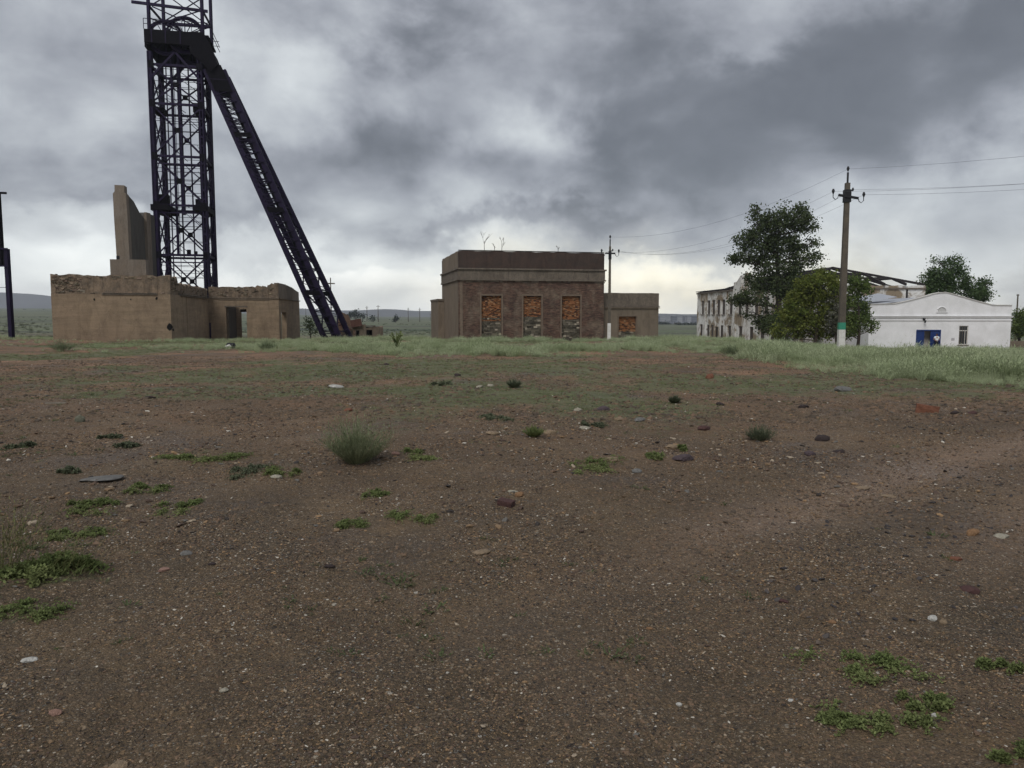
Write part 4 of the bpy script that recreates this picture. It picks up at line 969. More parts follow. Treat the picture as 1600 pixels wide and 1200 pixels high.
# ================= WHITE HALL =================
def white_hall():
    Y = 82.; a = R(-2.5); O = at(1358, 500, Y); Z0 = -3.2
    e = thing('white_hall', 'low whitewashed hall with shallow gabled front, blue double door and one window', 'building', (O.x, Y, Z0), a)
    B = Matrix.Translation((O.x, Y, 0)) @ Matrix.Rotation(a, 4, 'Z'); U = B.to_3x3() @ Vector((1, 0, 0))
    def s(px): r = (px-800)/F; return (r*Y-O.x)/(U.x-r*U.y)
    def z(py, px=None): return lz(py, Y+(s(px)*U.y if px else 0))
    L = s(1577.5); zc = z(496, 1470)
    door = (s(1431), s(1468), Z0+.2, z(515.5, 1450)); win = (s(1497), s(1511.5), z(538.5, 1504), z(509, 1504))
    m = MB(); wall(m, L, Z0, zc, .45, B, holes=[door, win], step=1.5); m.build('front_wall', M['whitewash'], e)
    hw = (s(1461), s(1476)); cx = (hw[0]+hw[1])/2; rr = (hw[1]-hw[0])/2; zb = z(487.3, 1468)
    top = [(0, z(475.5, 1360)), (s(1395), z(474.5, 1395)), (s(1412), z(471, 1412)), (s(1440), z(463.5, 1440)), (s(1455), z(459, 1455)), (s(1464), z(457.3, 1464)), (s(1473), z(457, 1473)), (s(1481), z(458.5, 1481)), (s(1500), z(464, 1500)), (s(1525), z(471, 1525)), (s(1548), z(476.8, 1548)), (L, z(477, 1577))]
    m = MB(); wall(m, L, zc+.003, z(470), .42, B @ Matrix.Translation((0, .02, 0)), top=top, step=.5, jag=.015); m.build('gable_parapet', M['whitewash'], e)
    # thin capping along the gable line
    m = MB()
    for (s0, z0), (s1, z1) in zip(top, top[1:]): m.bar(B @ Vector((s0, .2, z0+.02)), B @ Vector((s1, .2, z1+.02)), .56, .06)
    m.build('coping', M['paint_white'], e)
    m = MB(); m.box((-.08, -.13, zc-.02), (L+.1, -.003, zc+.10), None, B); m.box((-.12, -.20, zc+.103), (L+.14, .017, zc+.17), None, B); m.build('cornice', M['whitewash'], e)
    m = MB(); m.box((-.05, -.08, zc-.34), (L+.06, -.003, zc-.22), None, B); m.build('lower_moulding', M['whitewash'], e)
    m = MB(); pts = [B @ Vector((cx+rr*math.cos(t), -.0, zb+rr*1.05*math.sin(t))) for t in [math.pi*k/12 for k in range(13)]]
    m.tube(pts, .07, 6); m.box((cx-rr-.1, -.07, zb-.08), (cx+rr+.1, -.003+.02, zb+.0), None, B); m.build('half_moon_moulding', M['whitewash'], e)
    m = MB(); m.prism([(cx+(rr-.08)*math.cos(t), zb+.005+(rr*1.05-.08)*math.sin(t)) for t in [math.pi*k/12 for k in range(13)]], .005, .018, B); m.build('half_moon_panel', mat('grey_render', (.5, .5, .49), .95, .1), e)
    D = 16
    m = MB(); wall(m, D, Z0, zc+.9, .4, B @ Matrix.Translation((L, .453, 0)) @ Matrix.Rotation(R(90), 4, 'Z'), step=2); m.build('right_wall', M['whitewash'], e)
    m = MB(); wall(m, D, Z0, zc+.8, .4, B @ Matrix.Translation((.4, .453, 0)) @ Matrix.Rotation(R(90), 4, 'Z'), step=2); m.build('left_wall', M['whitewash'], e)
    m = MB(); wall(m, L-.9, Z0, zc+.8, .4, turn(B, .45, D, 0), step=2); m.build('back_wall', M['whitewash'], e)
    zr = z(461, 1468)-.15; xr = s(1468)
    def slab(name, x0, z0, x1, z1, mt):
        m = MB(); m.add([B @ Vector(p) for p in ((x0, .5, z0), (x1, .5, z1), (x1, D+.3, z1), (x0, D+.3, z0), (x0, .5, z0-.08), (x1, .5, z1-.08), (x1, D+.3, z1-.08), (x0, D+.3, z0-.08))], [(0, 1, 2, 3), (7, 6, 5, 4), (0, 4, 5, 1), (1, 5, 6, 2), (2, 6, 7, 3), (3, 7, 4, 0)]); m.build(name, mt, e)
    slab('roof_sheet', -.1, z(476), xr-.01, zr, M['sheet']); slab('roof_sheet', xr+.01, zr, L+.1, z(479), M['sheet'])
    # raised loose sheet on the left of the roof
    m = MB(); a0, a1 = s(1357), s(1412); m.add([B @ Vector(p) for p in ((a0, 2.2, z(472.5)), (a1, 2.2, z(463)), (a1, 7, z(463)+.5), (a0, 7, z(472)+.35), (a0, 2.2, z(472.5)-.05), (a1, 2.2, z(463)-.05), (a1, 7, z(463)+.45), (a0, 7, z(472)+.3))], [(0, 1, 2, 3), (7, 6, 5, 4), (0, 4, 5, 1), (1, 5, 6, 2), (2, 6, 7, 3), (3, 7, 4, 0)]); m.build('lifted_roof_sheet', M['sheet'], e)
    # door: left leaf shut, right leaf folded open, pale passage between
    x0, x1 = door[0], door[1]; zt = door[3]; xa = x0+(x1-x0)*.34; xb = x0+(x1-x0)*.60
    m = MB(); m.box((x0-.03, -.02, zt-.10), (x1+.06, .1, zt+.02), None, B); m.box((x0-.05, -.021, Z0+.2), (x0+.03, .1, zt-.102), None, B); m.box((x1-.03, -.021, Z0+.2), (x1+.06, .1, zt-.102), None, B); m.build('door_frame', M['blue'], e)
    m = MB(); m.box((x0+.033, .06, Z0+.2), (xa, .11, zt-.11), None, B); dl = m.build('door_leaf', M['blue'], e)
    m = MB(); m.box((xa-.12, .03, -1.35), (xa-.08, .058, -1.15), None, B); m.build('handle', M['black'], dl)
    m = MB(); m.box((xb+.005, .06, Z0+.2), (x1-.033, .11, zt-.11), None, B); m.build('door_leaf', M['blue'], e)
    m = MB(); m.box((xa+.1, 1.0, Z0+.2), (xb+.6, 1.05, zt+.2), None, B); m.build('passage_wall', mat('pale_passage', (.5, .47, .44), .9, .1), e)
    m = MB(); m.add([B @ Vector(p) for p in ((xa+.005, .12, Z0+.2), (xa-.0, .9, Z0+.2), (xa-.0, .9, zt-.1), (xa+.005, .12, zt-.1), (xa-.05, .12, Z0+.2), (xa-.05, .9, Z0+.2), (xa-.05, .9, zt-.1), (xa-.05, .12, zt-.1))], [(0, 1, 2, 3), (7, 6, 5, 4), (0, 4, 5, 1), (1, 5, 6, 2), (2, 6, 7, 3), (3, 7, 4, 0)]); m.build('door_reveal', M['blue'], e)
    m = MB(); m.box((x0-.2, -.9, Z0), (x1+.3, -.003, -2.28), None, B); m.build('door_step', M['concrete'], e)
    # window with white frame, transom, grille
    wx0, wx1, wz0, wz1 = win; f = MB(); t = .07
    f.box((wx0+.003, .08, wz0), (wx0+t, .16, wz1), None, B); f.box((wx1-t, .08, wz0), (wx1-.003, .16, wz1), None, B); f.box((wx0+t, .081, wz0), (wx1-t, .159, wz0+t), None, B); f.box((wx0+t, .081, wz1-t), (wx1-t, .159, wz1-.003), None, B)
    zm = wz0+(wz1-wz0)*.74; f.box((wx0+t, .082, zm-.04), (wx1-t, .158, zm+.04), None, B); xm = wx0+(wx1-wx0)*.68; f.box((xm-.035, .083, wz0+t), (xm+.035, .157, zm-.04), None, B)
    wf = f.build('window_frame', M['paint_white'], e)
    gm = bpy.data.materials.new('window_glass'); gm.use_nodes = True; gb = gm.node_tree.nodes['Principled BSDF']; gb.inputs['Base Color'].default_value = (.03, .035, .04, 1); gb.inputs['Roughness'].default_value = .12
    for q in ((wx0+t, xm-.035, wz0+t, zm-.04), (xm+.035, wx1-t, wz0+t, zm-.04), (wx0+t, wx1-t, zm+.04, wz1-t)):
        m = MB(); m.box((q[0], .11, q[2]), (q[1], .12, q[3]), None, B); m.build('pane', gm, wf)
    m = MB(); m.box((wx0+.1, .2, wz0+.1), (xm-.05, .22, zm-.2), None, B); m.build('curtain', mat('curtain', (.30, .29, .27), .95, .1), wf)
    for k in range(4):
        x = wx0+(wx1-wx0)*(k+.5)/4; m = MB(); m.box((x-.012, .02, wz0), (x+.012, .045, wz1), None, B); m.build('window_bar', M['frame'], e)
    m = MB(); m.box((wx0-.1, -.10, wz0-.08), (wx1+.1, .07, wz0-.003), None, B); m.build('window_sill', M['ledge'], e)
    m = MB(); xl = s(1441); m.box((xl-.13, -.12, z(500.5)), (xl+.13, -.003, z(497.5)), None, B); m.bar(B @ Vector((xl, -.05, z(500))), B @ Vector((xl+.02, -.34, z(501))), .05); m.tube([B @ Vector((xl+.02, -.34, z(500.5))), B @ Vector((xl, -.34, z(504.5)))], [.11, .07], 8); m.build('wall_lamp', M['black'], e)
    xp = s(1488); m = MB(); m.box((xp-.16, -.025, z(532, 1488)), (xp+.17, -.003, z(528, 1488)), None, B); m.build('wall_plaque', mat('plaque', (.45, .44, .45), .6, .1), e)
    m = MB(); m.box((-.02, -.03, Z0), (door[0]-.06, -.003, -2.02), None, B); m.box((door[1]+.07, -.03, Z0), (L+.02, -.003, -2.15), None, B); m.build('plinth', mat('dirty_plinth', (.30, .28, .25), .95, .3, 3), e)
    # the hall's return wall with grey concrete, left corner
    # ---- person in the doorway ----
    px = s(1459.6); f0 = Vector((px, -.42, 0)); zg = -2.28
    person(B @ Vector((px, -.42, zg)), a)
def skin_mesh(name, verts, edges, radii, mt, parent, sub=2, root=0):
    me = bpy.data.meshes.new(name); me.from_pydata([tuple(v) for v in verts], edges, []); o = bpy.data.objects.new(name, me); COL.objects.link(o)
    o.modifiers.new('skin', 'SKIN')
    for sv, r in zip(me.skin_vertices[0].data if me.skin_vertices else [], radii): sv.radius = (r, r) if not isinstance(r, tuple) else r
    if not me.skin_vertices: 
        print('no skin layer')
    else: me.skin_vertices[0].data[root].use_root = True
    s = o.modifiers.new('sub', 'SUBSURF'); s.levels = s.render_levels = sub
    me.materials.append(mt); o.parent = parent
    return o
def person(p, a):
    e = thing('person', 'person in white T-shirt, dark cap and dark trousers standing in the blue doorway', 'person', p, a)
    skin = mat('skin', (.36, .19, .13), .6, .08, bump=0)
    # joints (local, facing -y)
    J = {'pel': (0, 0, .95), 'wst': (0, -.01, 1.08), 'che': (0, -.01, 1.30), 'nck': (0, 0, 1.47), 'hd0': (0, -.015, 1.56), 'hd1': (0, -.02, 1.66), 'hd2': (0, -.01, 1.72),
         'hL': (-.10, 0, .90), 'kL': (-.12, -.03, .50), 'aL': (-.13, .02, .09), 'tL': (-.15, -.13, .035), 'hR': (.10, 0, .90), 'kR': (.12, -.02, .50), 'aR': (.14, .03, .09), 'tR': (.17, -.12, .035),
         'sL': (-.19, 0, 1.42), 'eL': (-.29, .04, 1.14), 'wL': (-.14, -.16, 1.06), 'sR': (.19, 0, 1.42), 'eR': (.30, .05, 1.15), 'wR': (.20, -.17, 1.10)}
    rad = {'pel': (.15, .11), 'wst': (.14, .10), 'che': (.165, .115), 'nck': .055, 'hd0': (.065, .075), 'hd1': (.078, .095), 'hd2': (.065, .08), 'hL': .09, 'kL': .06, 'aL': .04, 'tL': .035, 'hR': .09, 'kR': .06, 'aR': .04, 'tR': .035,
           'sL': .06, 'eL': .042, 'wL': .028, 'sR': .06, 'eR': .042, 'wR': .028}
    E = [('pel', 'wst'), ('wst', 'che'), ('che', 'nck'), ('nck', 'hd0'), ('hd0', 'hd1'), ('hd1', 'hd2'), ('pel', 'hL'), ('hL', 'kL'), ('kL', 'aL'), ('aL', 'tL'), ('pel', 'hR'), ('hR', 'kR'), ('kR', 'aR'), ('aR', 'tR'),
         ('che', 'sL'), ('sL', 'eL'), ('eL', 'wL'), ('che', 'sR'), ('sR', 'eR'), ('eR', 'wR')]
    # hands: palm plus five bent fingers
    for sd_, w, sg in (('L', 'wL', 1), ('R', 'wR', -1)):
        wv = Vector(J[w]); J['p'+sd_] = tuple(wv+Vector((sg*.03, -.07, .01))); rad['p'+sd_] = .028; E.append((w, 'p'+sd_))
        for k, ln in enumerate((.065, .075, .07, .055)):
            b = Vector(J['p'+sd_])+Vector((sg*.012, -.015, .03-.02*k)); c = b+Vector((sg*ln*.6, -ln*.5, 0)); c2 = c+Vector((sg*ln*.5, ln*.2, -.01))
            for nm, v_, r in ((f'f{sd_}{k}a', b, .010), (f'f{sd_}{k}b', c, .009), (f'f{sd_}{k}c', c2, .008)): J[nm] = tuple(v_); rad[nm] = r
            E += [('p'+sd_, f'f{sd_}{k}a'), (f'f{sd_}{k}a', f'f{sd_}{k}b'), (f'f{sd_}{k}b', f'f{sd_}{k}c')]
        J['th'+sd_] = tuple(wv+Vector((sg*.05, -.04, .05))); rad['th'+sd_] = .011; E.append(('p'+sd_, 'th'+sd_))
    names = list(J); idx = {n: i for i, n in enumerate(names)}
    skin_mesh('body', [J[n] for n in names], [(idx[a_], idx[b_]) for a_, b_ in E], [rad[n] for n in names], skin, e)
    def cloth(nm, ns, ed, grow, mt, over={}):
        ix = {n: i for i, n in enumerate(ns)}
        rr = []
        for n in ns:
            r = over.get(n, rad.get(n)); rr.append(tuple(q+grow for q in r) if isinstance(r, tuple) else r+grow)
        pts = [over.get('@'+n, J.get(n)) for n in ns]
        skin_mesh(nm, pts, [(ix[a_], ix[b_]) for a_, b_ in ed], rr, mt, e)
    white = mat('white_cotton', (.72, .78, .80), .9, .06, bump=0); navy = mat('dark_trousers', (.018, .018, .03), .9, .1, bump=0)
    cloth('t_shirt', ['pel', 'wst', 'che', 'nk', 'sL', 'uL', 'sR', 'uR'], [('pel', 'wst'), ('wst', 'che'), ('che', 'nk'), ('che', 'sL'), ('sL', 'uL'), ('che', 'sR'), ('sR', 'uR')], .022, white,
          {'@nk': (0, 0, 1.45), 'nk': .06, '@uL': (-.25, .03, 1.25), 'uL': .055, '@uR': (.255, .03, 1.25), 'uR': .055})
    cloth('trousers', ['pel', 'hL', 'kL', 'aL', 'hR', 'kR', 'aR'], [('pel', 'hL'), ('hL', 'kL'), ('kL', 'aL'), ('pel', 'hR'), ('hR', 'kR'), ('kR', 'aR')], .02, navy, {'pel': (.13, .10), 'aL': .05, 'aR': .05})
    cap = mat('dark_cap', (.03, .03, .05), .9, .1, bump=0)
    Bm = Matrix.Translation(p) @ Matrix.Rotation(a, 4, 'Z')
    m = MB(); m.tube([Bm @ Vector((0, -.015, 1.69)), Bm @ Vector((0, -.015, 1.73)), Bm @ Vector((0, -.01, 1.775)), Bm @ Vector((0, 0, 1.79))], [.108, .106, .075, .02], 14); m.box((-.07, -.20, 1.69), (.07, -.09, 1.705), None, Bm); m.build('cap', cap, e)
    for sx in (-.032, .032): m = MB(); m.box((sx-.012, -.122, 1.645), (sx+.012, -.098, 1.657), None, Bm); m.build('eye', M['black'], e)
    m = MB(); m.box((-.011, -.135, 1.60), (.011, -.095, 1.645), None, Bm); m.build('nose', skin, e)
    m = MB(); m.box((-.024, -.112, 1.572), (.024, -.09, 1.580), None, Bm); m.build('mouth', mat('lips', (.22, .08, .07), .6, .05, bump=0), e)
    for sx in (-.088, .088): m = MB(); m.box((sx-.01, -.03, 1.61), (sx+.01, .01, 1.665), None, Bm); m.build('ear', skin, e)
    for sx in (-1, 1): m = MB(); m.box((sx*.15-.05, -.19, 0), (sx*.15+.05, .07, .09), None, Bm); m.build('shoe', M['black'], e)
white_hall()

# low wall and dark shed behind the right edge
p = at(1578, 540, 88); e = thing('boundary_wall', 'short dull brown wall beyond the right end of the white hall', 'wall', (p.x, 88, -3), 0)
m = MB(); wall(m, 9, -3.2, lz(533, 88), .3, Matrix.Translation((p.x, 88, 0)), jag=.06); m.build('wall', M['annex'], e)

# ================= SMALL RUINS RIGHT OF THE STRUT =================
def small_ruins():
    Y = 96; O = at(528, 500, Y); e = thing('brick_ruin', 'collapsed little brick hut with broken orange gable beside the strut foot', 'ruined building', (O.x, Y, -2), TH)
    B = Matrix.Translation((O.x, Y, 0)) @ Matrix.Rotation(TH*.5, 4, 'Z'); k = Y/F; z = lambda py: lz(py, Y)
    m = MB(); wall(m, 26*k, -2.2, z(507), .4, B, top=[(0, z(489)), (8*k, z(488)), (15*k, z(492)), (20*k, z(500)), (26*k, z(505))], jag=.15, step=.25, wob=.03); m.build('gable_wall', mat('orange_rubble_brick', (.22, .13, .085), .95, .4, 3, .8, 6, (.14, .10, .075)), e)
    m = MB(); wall(m, 36*k, -2.2, z(507), .4, turn(B, 8*k, -1.6, 0), holes=[(16*k, 26*k, -2, z(516))], top=[(0, z(506)), (10*k, z(509)), (16*k, z(511)), (36*k, z(506))], jag=.12, step=.3, wob=.02); m.build('front_wall', M['annex'], e)
    m = MB(); m.bar(B @ Vector((5*k, -1.7, z(507))), B @ Vector((22*k, -1.9, z(515))), .3, .25); m.bar(B @ Vector((22*k, -1.7, z(506))), B @ Vector((38*k, -1.8, z(503))), .4, .9); m.build('fallen_roof_edge', mat('rusty_roof', (.14, .07, .055), .9, .3, 3), e)
    m = MB(); wall(m, 5, -2.2, z(506), .4, B @ Matrix.Translation((26*k, .41, 0)) @ Matrix.Rotation(R(90), 4, 'Z'), jag=.2); m.build('side_wall', M['adobe'], e)
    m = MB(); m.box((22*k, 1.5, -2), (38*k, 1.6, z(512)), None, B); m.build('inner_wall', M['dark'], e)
    Y = 104; O = at(562, 500, Y); e = thing('ruined_shed', 'low broken plaster shed with a dark window right of the brick hut', 'ruined building', (O.x, Y, -2), 0); k = Y/F; B = Matrix.Translation((O.x, Y, 0)) @ Matrix.Rotation(TH*.4, 4, 'Z'); z = lambda py: lz(py, Y)
    m = MB(); wall(m, 30*k, -2.6, z(511), .4, B, holes=[(10*k, 19*k, z(524), z(515.5))], jag=.1, wob=.02, step=.4, top=[(0, z(510)), (9*k, z(512)), (22*k, z(510)), (30*k, z(509))]); m.build('front_wall', M['annex'], e)
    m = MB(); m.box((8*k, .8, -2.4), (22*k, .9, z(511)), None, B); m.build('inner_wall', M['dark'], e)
    m = MB(); m.box((0, -.1, z(510)), (24*k, .5, z(508.6)), None, B); m.build('lintel_slab', M['ledge'], e)
    m = MB(); wall(m, 6, -2.6, z(511), .4, B @ Matrix.Translation((30*k, .41, 0)) @ Matrix.Rotation(R(90), 4, 'Z'), jag=.2); m.build('side_wall', M['adobe'], e)
small_ruins()

# ================= DISTANT TOWN =================
def town():
    pale = mat('pale_panel', (.32, .33, .36), .9, .1, .02, 0); grey = mat('grey_panel', (.17, .18, .21), .9, .1, .02, 0); win = mat('far_window', (.04, .045, .055), .5, .1, bump=0)
    blocks = [(1027, 1031.5, 494.5, grey, 'grey block, leftmost of the distant town blocks by the annex corner'), (1032, 1040, 494, pale, 'pale distant apartment block just right of the brick annex'), (1043, 1050, 493.8, pale, 'second pale distant apartment block from the left'),
              (1051, 1058, 494.3, grey, 'grey apartment block in the middle of the distant town'), (1060, 1066.5, 494, pale, 'third pale distant apartment block from the left'), (1068.5, 1073, 494.5, grey, 'narrow grey distant block between two pale ones'), (1074, 1080, 494.8, pale, 'rightmost pale distant apartment block'), (1081, 1089, 494.3, grey, 'grey distant block ending at the white ruin corner')]
    for i, (a, b, t, mt, lab) in enumerate(blocks):
        Y = 1150+(i % 3)*60; p = at(a, t, Y); q = at(b, t, Y); z0 = lz(506, Y)-4; e = thing('apartment_block', lab, 'apartment block', (p.x, Y, z0), 0, 'distant apartment blocks')
        m = MB(); m.box((p.x, Y, z0), (q.x, Y+14, p.z)); m.build('walls', mt, e)
        m = MB(); m.box((p.x-.3, Y-.3, p.z+.01), (q.x+.3, Y+14.3, p.z+.7)); m.build('roof', grey, e)
        for fl in range(4):
            m = MB(); z = p.z-2.6-fl*2.8; n = 5
            for k in range(n):
                x = p.x+(q.x-p.x)*(k+.3)/n; m.box((x, Y-.06, z), (x+(q.x-p.x)/n*.4, Y-.01, z+1.4))
            m.build('window_row', win, e, kind='stuff')
    for i, (a, b, t, bb, lab) in enumerate(((1041, 1052, 503, 510, 'low grey distant house with pale front below the apartment blocks'), (1056, 1064, 502.5, 508.5, 'reddish low distant house in the middle of the town'), (1069, 1076, 503.5, 509, 'small white distant house in front of the grey blocks'))):
        Y = 820; p = at(a, t, Y); q = at(b, bb, Y); e = thing('house', lab, 'house', (p.x, Y, q.z), 0)
        wm = (grey, mat('reddish_house', (.17, .12, .11), .9, .1, .05, 0), mat('white_house', (.5, .5, .52), .9, .1, .05, 0))[i]
        m = MB(); m.box((p.x, Y, q.z-3), (q.x, Y+8, p.z-1.2)); m.build('walls', wm, e)
        m = MB(); m.prism([(p.x-.4, p.z-1.18), (q.x+.4, p.z-1.18), ((p.x+q.x)/2, p.z+.5)], Y-.3, Y+8.3); m.build('roof', grey, e)
        for k in (.25, .65): m = MB(); m.box((p.x+(q.x-p.x)*k, Y-.05, q.z+.8), (p.x+(q.x-p.x)*(k+.13), Y-.01, q.z+2.2)); m.build('window', win, e)
town()
# ================= TREES =================
def leaves(m, rnd, c, n, spread, size, flat=.0):
    for _ in range(n):
        p = c+Vector((rnd.gauss(0, spread), rnd.gauss(0, spread), rnd.gauss(0, spread*.8)))
        a = Vector((rnd.uniform(-1, 1), rnd.uniform(-1, 1), rnd.uniform(-1, 1))).normalized(); b = a.cross(Vector((rnd.uniform(-1, 1), rnd.uniform(-1, 1), rnd.uniform(-1, 1)))).normalized()
        s = size*rnd.uniform(.6, 1.3)
        m.add([p-a*s*.5, p+b*s*.32, p+a*s*.5, p-b*s*.32], [(0, 1, 2, 3)])
def tree(name, label, cat, px, base_py, Y, lobes, trunk_r, leafm, seed, density=1., size=.24, depth=.8, trunk_px=None, group=None, gap=.15, trunk_top=None, sink=.3, clump=.30):
    """lobes: (px,py,rx,ry) of crown masses as seen; each becomes an ellipsoid of leaf clumps around real limbs"""
    rnd = random.Random(seed); b = at(px, base_py, Y); b.z = min(b.z, gz(b.x, Y)+.1); k = Y/F
    e = thing(name, label, cat, b, 0, group)
    tb = MB(); cr = MB()
    top = at(trunk_top[0], trunk_top[1], Y) if trunk_top else at(lobes[0][0], lobes[0][1], Y)
    H = top.z-b.z; spine = [b.lerp(top, t)+Vector((rnd.uniform(-.02, .02)*H, rnd.uniform(-.02, .02)*H, 0))*(t > 0) for t in (0, .25, .5, .75, 1)]
    spine[0] = b-Vector((0, 0, sink))
    tb.tube(spine, [trunk_r*1.15, trunk_r*.85, trunk_r*.65, trunk_r*.42, trunk_r*.15], 8)
    to = tb.build('trunk', M['bark'], e, smooth=True)
    for i, (lx, ly, rx, ry) in enumerate(lobes):
        c = at(lx, ly, Y); c.y += rnd.uniform(-1, 1)*rx*k*.5*depth
        r = Vector((rx*k, rx*k*depth, ry*k))
        zc = max(min(c.z-r.z*1.2, top.z), b.z+H*.12); f = min(.95, (zc-b.z)/max(H, .1)); s0 = b.lerp(top, f)
        mid = s0.lerp(c, .55)+Vector((0, 0, -.08*(c-s0).length)); lm = MB(); lm.tube([s0, mid, c], [trunk_r*.36, trunk_r*.22, trunk_r*.08], 6)
        n = int(density*max(8, r.x*r.z*26)); pts = []
        for _ in range(n):
            while True:
                q = Vector((rnd.uniform(-1, 1), rnd.uniform(-1, 1), rnd.uniform(-1, 1)))
                if q.length < 1: break
            q = q.normalized()*(q.length**.55)
            p = c+Vector((q.x*r.x, q.y*r.y, q.z*r.z))
            if p.z < gz(p.x, p.y)+.25: continue
            if float(fbm(np.float64(p.x*1.1+p.y*.5), np.float64(p.z*1.1), seed, 2)) < gap+.22: continue
            pts.append(p)
            leaves(cr, rnd, p, rnd.randint(10, 20), clump*rnd.uniform(.6, 1.2), size)
        for p in pts[:14]: lm.tube([mid.lerp(c, rnd.random()), p], [trunk_r*.07, trunk_r*.03], 3, cap=False)
        lm.build('limb', M['bark'], to)
    cr.build('crown', leafm, e)
    return e
LD = leafmat('poplar_leaf', (.048, .066, .032), (.085, .108, .048), .3)
LG = leafmat('elm_leaf', (.115, .155, .038), (.175, .190, .052), .4)
LG2 = leafmat('dark_bush_leaf', (.085, .130, .040), (.13, .165, .055), .35)
LB = leafmat('roadside_leaf', (.060, .100, .040), (.090, .130, .055), .35)  # mid green of the two trees behind the white hall
LY = leafmat('grey_twig_leaf', (.10, .105, .07), (.14, .14, .11), .2)
tree('poplar_tree', 'tall dark loose-crowned tree in front of the white ruin', 'tree', 1213, 538, 90,
     [(1215,345,24,22),(1240,340,22,20),(1262,350,17,14),(1262,380,18,10),(1180,350,13,14),(1165,375,17,16),(1190,378,26,18),(1222,385,24,20),(1168,402,26,10),(1205,415,30,16),(1250,410,20,9),(1272,401,13,7),
      (1190,440,24,16),(1220,440,22,22),(1180,465,30,14),(1155,467,14,9),(1210,475,28,20),(1205,508,20,14),(1175,487,16,9),(1235,470,20,16),(1200,355,14,16),(1180,330,6,8),(1251,327,8,8),(1225,325,8,9),(1150,405,9,5),(1258,440,18,10),(1232,425,18,14),(1205,375,16,14),(1235,365,14,14),(1190,500,14,10),(1228,490,20,14),(1245,395,14,12)],
     .42, LD, 11, 2.1, .27, .8, gap=.19, trunk_top=(1218, 345), clump=.34)
tree('bush', 'wide yellow-green bushy tree left of the near utility pole', 'tree', 1272, 543, 76,
     [(1285,448,20,18),(1262,455,16,18),(1250,480,24,24),(1280,480,26,24),(1300,470,14,22),(1235,505,20,16),(1262,510,26,18),(1292,510,22,18),(1250,440,8,10),(1290,432,10,6),(1237,478,8,10),(1228,492,8,8),(1270,438,6,9),(1305,445,6,10),(1243,462,5,7),(1282,428,5,8),(1298,436,4,6),(1222,505,8,7),(1220,520,10,10),(1262,446,5,8)], .2, LG, 21, 3.0, .24, .9, gap=.15, clump=.30)
tree('bush', 'sparse grey twiggy bush right behind the near utility pole', 'bush', 1308, 543, 75, [(1306,462,10,14),(1303,485,12,18),(1312,505,14,20),(1300,505,10,14)], .12, LY, 22, 2.2, .20, .8, gap=.05, clump=.25)
tree('bush', 'dark green bush between utility pole and white hall corner', 'tree', 1340, 543, 75,
     [(1342,448,13,12),(1352,455,10,10),(1338,475,20,20),(1348,500,18,18),(1330,508,16,16),(1363,512,6,10),(1335,440,5,6),(1322,490,12,20),(1318,515,12,12),(1325,462,10,14)], .16, LG2, 23, 3.0, .24, .9, gap=.12, clump=.28)
tree('bush', 'shadowy lower shrub at the foot of the tall dark tree', 'bush', 1218, 543, 84, [(1215,505,24,14),(1240,515,18,12),(1228,525,20,8)], .12, LD, 24, 1., .22, .8, gap=.0)
tree('roadside_tree', 'rounded green tree rising behind the white hall gable', 'tree', 1478, 540, 104,
     [(1490,418,17,15),(1474,428,22,16),(1458,438,18,13),(1492,438,22,14),(1470,452,28,12),(1450,455,12,9),(1512,443,10,8),(1465,408,8,6)], .32, LB, 31, 2.2, .28, .8, gap=.12, clump=.4)
tree('roadside_tree', 'smaller green tree behind the right slope of the white hall roof', 'tree', 1533, 540, 104,
     [(1540,442,10,8),(1528,452,17,11),(1516,460,18,8),(1535,462,12,8),(1508,470,20,6)], .2, LB, 32, 2.2, .28, .8, gap=.12, clump=.36)
tree('bush', 'dark dense bush at the right edge beyond the white hall', 'bush', 1592, 540, 96, [(1592,497,12,10),(1600,510,18,16),(1586,518,9,12),(1605,492,12,10),(1625,505,20,18)], .18, LG2, 33, 1.8, .26, .8, gap=-.2)
tree('bush', 'dark dry bush between plastered ruin and headframe strut foot', 'bush', 485, 524, 100, [(484,508,7,10),(490,514,8,9)], .1, LD, 34, 1.5, .22, .8, gap=-.1)
far_leaf = leafmat('far_leaf', (.03, .045, .035), (.05, .062, .045), .1)
for i, (px, py, r, lab) in enumerate(((547, 490, 3.5, 'leftmost low tree of the distant dark clump beside the strut'), (556, 489, 4.5, 'tallest distant tree of the dark clump beside the strut'), (566.5, 491, 3.2, 'rightmost tree of the distant dark clump under the power pole'), (583, 496, 3.2, 'tiny low bush right of the distant dark clump'), (618, 496, 4, 'lone dark round bush on the skyline of the steppe'))):
    tree('far_tree', lab, 'tree', px, 500, 520, [(px, py+1, r, r), (px+r*.7, py+2.5, r*.7, r*.7), (px-r*.7, py+2.5, r*.7, r*.7)], .35, far_leaf, 50+i, .10, 1.1, .8, group='distant trees on the steppe', gap=-.3, clump=1.0)
def far_wood():
    rnd = random.Random(77); m = MB()
    for px0, px1, py, n, Y in ((1026, 1045, 506.5, 26, 800), (1060, 1092, 509, 60, 700), (1040, 1062, 508, 10, 780), (85, -200, 486, 30, 1300)):
        for _ in range(n):
            px = rnd.uniform(px0, px1); c = at(px, py+rnd.uniform(-1.2, 1), Y); leaves(m, rnd, c, 14, 1.3, 2.0)
    o = m.build('woodland', far_leaf); tag(o, 'thin dark belt of far-off bushes below the apartment blocks', 'woodland', kind='stuff')
far_wood()

